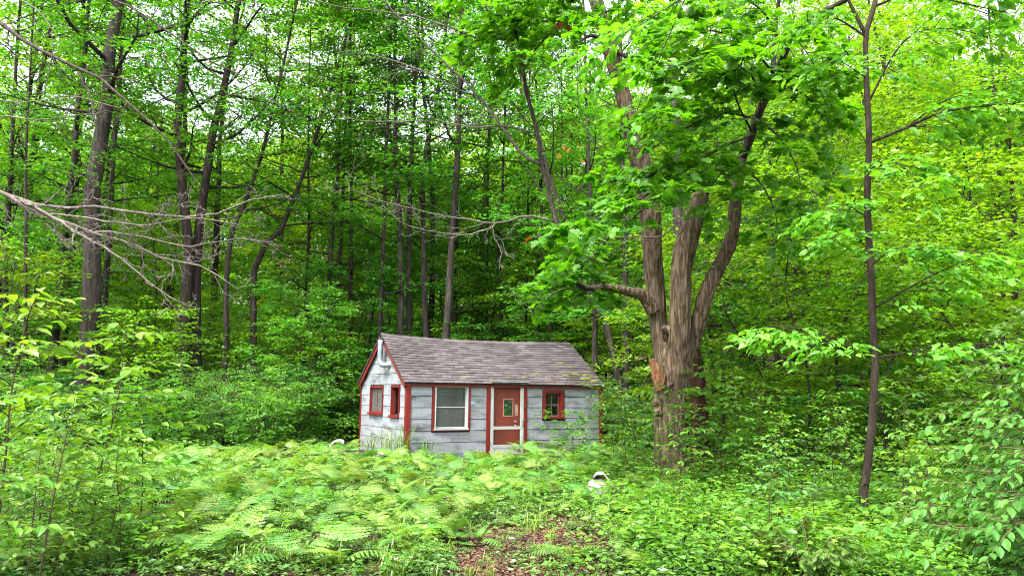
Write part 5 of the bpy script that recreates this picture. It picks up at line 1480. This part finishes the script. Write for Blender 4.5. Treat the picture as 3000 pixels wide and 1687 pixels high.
# low leafy ground cover, grass and litter
def cover_proto(name, n, r, leaf, h, mat, tpl=LEAF_FAR):
    cb = MB(); a = rng.uniform(0, 6.28, n); q = r * np.sqrt(rng.random(n)); P = np.stack([q * np.cos(a), q * np.sin(a), h * rng.uniform(.3, 1, n)], -1)
    D = np.stack([np.cos(a * 3), np.sin(a * 5), rng.uniform(-.3, .3, n)], -1); leaves(cb, P, D, np.array([0, 0, 1]) + rng.normal(0, .35, (n, 3)), leaf * rng.uniform(.6, 1.2, n), tpl)
    return proto(name, cb, mat)


cov = [cover_proto('ground_cover_patch', 60, .22, .055, .12, G['cover']) for _ in range(3)] + [cover_proto('seedling_patch', 30, .22, .075, .34, G['sapling'], LEAF_OVATE) for _ in range(2)]
P, pk = [], []
while len(P) < 3700:
    y = 6.4 + 11 * rng.random() ** 1.2; x = rng.uniform(-.75, .78) * y; px = 1500 + FPX * x / y
    if in_cabin(x, y, .1): continue
    right = sm(1600, 1850, px)
    if rng.random() > (.42 + .58 * right) * (1 - .78 * bare(x, y)): continue
    P.append((x, y, float(gz(x, y)))); pk.append(rng.integers(3, 5) if rng.random() < .12 + .33 * right else rng.integers(0, 3))
n = len(P)
tag(scatter('ground_cover', cov, P, rng.uniform(0, 6.28, n), rng.uniform(.7, 1.4, n), pk), 'low glossy green ground cover between the taller plants', 'ground cover')

lit = []
for _ in range(3):
    cb = MB(); n = 55; a = rng.uniform(0, 6.28, n); q = .25 * np.sqrt(rng.random(n)); P = np.stack([q * np.cos(a), q * np.sin(a), rng.uniform(.004, .03, n)], -1)
    leaves(cb, P, rng.normal(0, 1, (n, 3)) * (1, 1, .15), np.array([0, 0, 1]) + rng.normal(0, .3, (n, 3)), rng.uniform(.02, .055, n), LEAF_OVATE); lit.append(proto('litter_patch', cb, G['litter']))
P = []
while len(P) < 900:
    y = 6.4 + 9 * rng.random(); x = rng.uniform(-.5, .6) * y
    if rng.random() < .12 + bare(x, y): P.append((x, y, float(gz(x, y))))
tag(scatter('leaf_litter', lit, P, rng.uniform(0, 6.28, 900), rng.uniform(.7, 1.3, 900), rng.integers(0, 3, 900)), 'brown dead leaves on the bare ground patches', 'leaf litter')


def grass_tuft(n, h, r):
    mb = MB()
    for i in range(n):
        a = rng.uniform(0, 6.28); b = np.array([rng.normal(0, r), rng.normal(0, r), 0]); d = unit(a, 0); hh = h * rng.uniform(.5, 1.1); o = hh * rng.uniform(.2, .8); w = np.array([-d[1], d[0], 0]) * .006
        p1 = b + d * o * .25 + (0, 0, hh * .6); p2 = b + d * o * .7 + (0, 0, hh * .95); p3 = b + d * o * 1.2 + (0, 0, hh * .8)
        mb.add([b - w, b + w, p1 + w, p1 - w, p2 + w * .7, p2 - w * .7, p3], T=[(5, 4, 6)], Q=[(0, 1, 2, 3), (3, 2, 4, 5)])
    return mb


gt = [proto('grass_tuft', grass_tuft(16, .22, .05), G['grass']) for _ in range(3)]
P = []
while len(P) < 1100:
    y = 6.4 + 11 * rng.random(); x = rng.uniform(-.6, .5) * y
    if in_cabin(x, y, .05) or rng.random() > .6 - .45 * bare(x, y): continue
    P.append((x, y, float(gz(x, y))))
tag(scatter('grass', gt, P, rng.uniform(0, 6.28, 1100), rng.uniform(.4, 1.1, 1100), rng.integers(0, 3, 1100)), 'thin grass blades among the ferns', 'grass')
def cab(u, v): return CX + u * math.cos(CROT) - v * math.sin(CROT), CY + u * math.sin(CROT) + v * math.cos(CROT)
for (u_, v_, h, n, lab) in [(-.25, -.25, .75, 60, 'long arching grass clump at the front corner of the cabin'), (-.35, .45, .65, 45, 'grass clump under the dark gable window'), (.35, -.35, .5, 40, 'small grass clump under the left siding of the cabin front'), (-.4, 1.3, .5, 30, 'grass clump under the curtained gable window')]:
    x, y = cab(u_, v_); o = grass_tuft(n, h, .10).build('grass_clump', G['grass']); o.location = (x, y, float(gz(x, y))); tag(o, lab, 'grass', 'grass clumps along the cabin wall')

# saplings: hand-placed ones that stand out, then the thicket at the right
big = [gen_sapling(*a) for a in ((1.75, 34, .85, .112), (1.9, 38, .85, .115), (1.5, 34, .8, .105))]
bigk = Kind('sapling', 'stem', 'foliage', (B['stem'], G['sapling']), big)
for k_, (px, Y, s, lab) in enumerate([
    (300, 7.6, 1.28, 'tall bright sapling with upright tip before the thickest left trunk'), (25, 6.2, 1.25, 'tall bright sapling cut by the left picture edge'), (140, 7.2, 1.1, 'bushy bright sapling between the two tallest left ones'), (440, 8.2, .95, 'bright sapling leaning right beside the tall upright left one'),
    (-40, 5.0, .8, 'big-leaved sapling at the lower left picture edge'), (210, 6.4, .62, 'low leafy sapling at lower left below the tall pair'), (390, 6.9, .7, 'bright sapling right of the tall upright left one, nearer'), (-20, 7.6, 1.1, 'bright sapling behind the one at the left edge'), (230, 8.8, .9, 'bright sapling just behind the tall upright left one'),
    (2110, 12.2, 1.15, 'tall bright sapling right of the maple base'), (1800, 15.5, .9, 'bright sapling in front of the cabin right corner'), (2230, 11.5, 1.0, 'bright leafy sapling among undergrowth right of the maple'),
    (2700, 8.0, .75, 'leafy sapling with crooked dark stem right of the slender dark tree'), (1990, 11.5, .9, 'leafy sapling growing before the maple base')]):
    p = at_ground(px, Y); bigk.put(k_, p, rng.uniform(0, 6.28), s, lab, 'sapling', 'tall saplings')
ZP = ['leafy sapling in the undergrowth near the maple foot', 'leafy sapling in the thicket left of the slender dark tree', 'leafy sapling in the thicket right of the slender dark tree', 'leafy sapling in the low growth at lower left', 'small sapling in the ferns by the cabin']
spots = []
for Y in np.arange(7.4, 19.5, .95):
    x = .16 * Y
    while x < .76 * Y:
        spots.append((x + rng.uniform(-.3, .3), Y + rng.uniform(-.4, .4))); x += .52 + .02 * Y
for x, y in spots:
    px = 1500 + FPX * x / y
    if px < 1900 and y < 11.5: continue
    if abs(px - 1966) < 70 and 11 < y < 15: continue
    if abs(px - 2525) < 60 and y < 9.6: continue
    z = 0 if px < 2200 else 1 if px < 2530 else 2
    dk = rng.random() < .3; sc_ = rng.uniform(.65, 1.1) * (.62 if y < 9 else 1)
    saplings.put(rng.integers(8), (x, y, float(gz(x, y)) - .02), rng.uniform(0, 6.28), sc_, label_for('sapling', px, ('tall ' if sc_ > .85 else 'small ') + ('deep green' if dk else 'bright'), 'before'), 'sapling', 'saplings in the right-hand thicket', G['shrub'] if dk else None)
for px, Y in [(160, 5.6), (60, 6.9), (480, 7.6), (-60, 6.2), (60, 8.5), (180, 9.5), (330, 9.2), (420, 10.5), (-30, 8), (90, 11), (260, 11.5), (-20, 6.5), (130, 6.0), (350, 6.8)]:
    p = at_ground(px, Y); saplings.put(rng.integers(8), p, rng.uniform(0, 6.28), rng.uniform(.6, .9), label_for('leafy sapling', px, 'low', 'at lower left under'), 'sapling', 'saplings in the lower left growth')
for px, Y in [(1680, 16.5), (1640, 15), (1330, 16.8), (1710, 17.5), (990, 19.5), (1250, 15.5), (700, 13), (900, 15)]:
    p = at_ground(px, Y); saplings.put(rng.integers(8), p, rng.uniform(0, 6.28), rng.uniform(.35, .5), ZP[4], 'sapling', 'saplings ' + ZP[4][14:])

# big-leaved bush at the lower right corner
def arch_bush(name, base, tips, leaf, label):
    b = np.asarray(base); e = empty(name, b); tb, cb = MB(), MB(); P, D, Nn, Z = [], [], [], []
    for tp in tips:
        t = np.asarray(tp) - b; C = resample([(0, 0, -.05), (t[0] * .2, t[1] * .3, max(.25, t[2] * .8)), (t[0] * .6, t[1] * .7, t[2] + .18), t], 14); tube(tb, C, np.linspace(.009, .002, 14), 5)
        for j in range(44):
            f = 2.2 + 10.7 * (j + .5) / 44; k = int(f); p = C[k] + (C[k + 1] - C[k]) * (f - k); tg = norm(C[k + 1] - C[k]); az = math.atan2(tg[1], tg[0])
            if j % 2 == 0 and j < 36:
                a2 = az + (1 if j % 2 else -1) * rng.uniform(.6, 1.1); q = p + unit(a2, R(rng.uniform(-15, 15))) * rng.uniform(.18, .4); tube(tb, [p, q], [.004, .0015], 3, cap=False)
                for w in np.linspace(.2, 1, 7): P.append(p + (q - p) * w); D.append(unit(a2 + rng.choice([-1, 1]) * rng.uniform(.3, .9), R(rng.uniform(-50, -5)))); Nn.append(np.array([0, 0, 1]) + rng.normal(0, .35, 3)); Z.append(leaf * rng.uniform(.6, 1.1))
            P.append(p); D.append(unit(az + (1 if j % 2 else -1) * rng.uniform(.5, 1.1), R(rng.uniform(-50, -5)))); Nn.append(np.array([0, 0, 1]) + rng.normal(0, .35, 3)); Z.append(leaf * rng.uniform(.7, 1.15))
    leaves(cb, np.array(P), np.array(D), np.array(Nn), np.array(Z), LEAF_OVATE)
    tb.build('stem', B['stem'], e, smooth=True); cb.build('foliage', G['bush'], e); tag(e, label, 'shrub', 'big-leaved bushes at the right')


G['bush'] = leaf_mat('bush_leaf', [(0, (.034, .12, .016)), (.5, (.068, .185, .024)), (1, (.12, .25, .034))], trans=.42, rough=.48, spec=.28)
arch_bush('arching_bush', at_ground(3080, 4.9), [at(2640, 1390, 5.2), at(2740, 1290, 5.0), at(2560, 1560, 5.0), at(2850, 1240, 5.0), at(2700, 1640, 4.6), at(2960, 1160, 5.0), at(2800, 1480, 4.5), at(2900, 1560, 4.2), at(2820, 1400, 5.4), at(2780, 1340, 4.8), at(2680, 1500, 4.9), at(2900, 1300, 4.6), at(2950, 1420, 4.2), at(2880, 1650, 4.1), at(2620, 1620, 4.9)], .074, 'pale big-leaved arching bush filling the lower right corner')
arch_bush('arching_bush', at_ground(3120, 6.8), [at(2800, 1120, 6.8), at(2880, 1000, 6.6), at(2900, 1180, 6.6), at(2720, 1230, 6.8), at(2980, 930, 6.4)], .085, 'arching bush at the right edge behind the corner bush')
arch_bush('arching_bush', at_ground(2360, 6.5), [at(2200, 1620, 6.8), at(2340, 1590, 6.7), at(2480, 1640, 6.4), at(2280, 1670, 6.4), at(2440, 1685, 6.2), at(2160, 1660, 6.7)], .068, 'low broad-leaved bush at the bottom below the slender dark tree')

# ------------------------------------------------------------------ small things on the ground
white = plain_mat('white_plaster', [(.3, (.20, .165, .15)), (.55, (.36, .31, .295)), (.8, (.46, .42, .405))], scale=9, rough=.8, bump=.4, dist=.01)
deb = empty('broken_shell', at_ground(1748, 12.3)); deb.scale = (.68, .68, .68); deb.location.z += .05; tag(deb, 'white broken hollow shell with a dark opening lying in the low plants', 'debris'); b = np.array(deb.location)
c = MB(); n = 12
prof = [(.0, .28, .02), (.12, .31, .10), (.22, .27, .2), (.31, .18, .27), (.36, .05, .31)]
V = []
for (h, r, sh) in prof:
    for k in range(n):
        a = 2 * math.pi * k / n; V.append((r * math.cos(a) * 1.05 + sh * .1, r * .7 * math.sin(a), h + .01 * rng.normal()))
c.add(V, Q=[(i * n + k, i * n + (k + 1) % n, (i + 1) * n + (k + 1) % n, (i + 1) * n + k) for i in range(4) for k in range(n)]); c.build('bowl', white, deb, smooth=True)
c = MB(); V = []
for x_, z_, w_ in ((-.10, .36, .14), (-.02, .46, .18), (.12, .47, .18), (.22, .36, .18), (.34, .18, .18), (.46, .0, .16)):
    V += [(x_, -w_ - .03, z_), (x_ + .015, .0, z_ + .05), (x_, w_, z_), (x_ - .01, .0, z_ + .012)]
c.add(V, Q=[(i * 4 + a_, i * 4 + (a_ + 1) % 4, (i + 1) * 4 + (a_ + 1) % 4, (i + 1) * 4 + a_) for i in range(5) for a_ in range(4)] + [(3, 2, 1, 0), (20, 21, 22, 23)])
c.build('hood', white, deb, smooth=True)
c = MB(); blob(c, (-.02, .0, .36), .07, (1.1, .8, .8), .05); c.build('hollow', M['tar'], deb, smooth=True)  # solid dark blob standing in for the shade inside the opening
for i, (dx, dy, rz, lab) in enumerate([(.55, .1, .2, 'dark bark slab right of the white shell'), (.72, -.05, -.1, 'reddish bark slab farthest right of the white shell'), (.5, -.18, .5, 'small bark slab touching the white shell'), (-.42, -.02, 1.2, 'upright brown bark sliver left of the white shell')]):
    x, y = b[0] + dx, b[1] + dy; c = MB(); m = 7; V = []
    for j in range(m):
        t = j / (m - 1); w = .06 * math.sin(math.pi * (.15 + .7 * t)) + .01 * rng.normal(); V += [(t * .36 - .18, -w, .02 + .012 * rng.normal()), (t * .36 - .18, 0, .06 + .012 * rng.normal()), (t * .36 - .18, w, .02 + .01 * rng.normal()), (t * .36 - .18, 0, .0)]
    c.add(V, Q=[(j * 4 + a_, j * 4 + (a_ + 1) % 4, (j + 1) * 4 + (a_ + 1) % 4, (j + 1) * 4 + a_) for j in range(m - 1) for a_ in range(4)] + [(3, 2, 1, 0), (24, 25, 26, 27)])
    o = c.build('bark_slab', B['snag'], smooth=False); o.location = (x, y, float(gz(x, y)) + .09 if i < 3 else float(gz(x, y)) + .1); o.rotation_euler = (0, -1.1 if i == 3 else .05, rz); tag(o, lab, 'bark', 'bark slabs by the white shell')

hc = empty('hose_coil', at_ground(992, 20.0)); hc.scale = (.62, .62, .62); tag(hc, 'pale coiled hose lying in leaves left of the cabin corner', 'hose')
for k in range(3):
    c = MB(); a = np.linspace(0, 2 * np.pi, 26); r = .17 + .025 * k
    tube(c, np.stack([r * 1.35 * np.cos(a), r * .35 * np.sin(a) + .03 * k, .28 + r * .8 * np.sin(a + .5) + .01 * k], -1), .018, 6, cap=False); c.build('coil', white, hc, smooth=True)

for px, Y, ln, rz, r, lab in [(2065, 12.0, 1.1, .1, .05, 'short brown log in the shade right of the maple foot'), (2030, 11.6, .8, -.25, .035, 'thin brown branch lying before the short log'), (1480, 8.1, .55, .35, .013, 'twig lying on the bare leaf litter'), (1560, 7.6, .4, -.5, .011, 'short stick near the bottom of the bare patch'), (1330, 9.0, .9, .45, .009, 'long thin twig behind the bare leaf litter'), (1800, 11.6, 1.2, .6, .012, 'thin fallen branch in front of the white shell')]:
    p = at_ground(px, Y); c = MB(); C = resample([(-ln / 2, 0, r), (-ln * .15, .03, r + .02), (ln * .2, -.02, r + .015), (ln / 2, .03, r + .03)], 10); tube(c, C, np.linspace(r, r * .6, 10), 8, .08)
    o = c.build('fallen_branch', B['snag'] if r > .02 else B['dead_dark'], smooth=True); o.location = p + np.array([0, 0, .01]); o.rotation_euler = (0, 0, rz); tag(o, lab, 'branch', 'fallen wood on the ground')
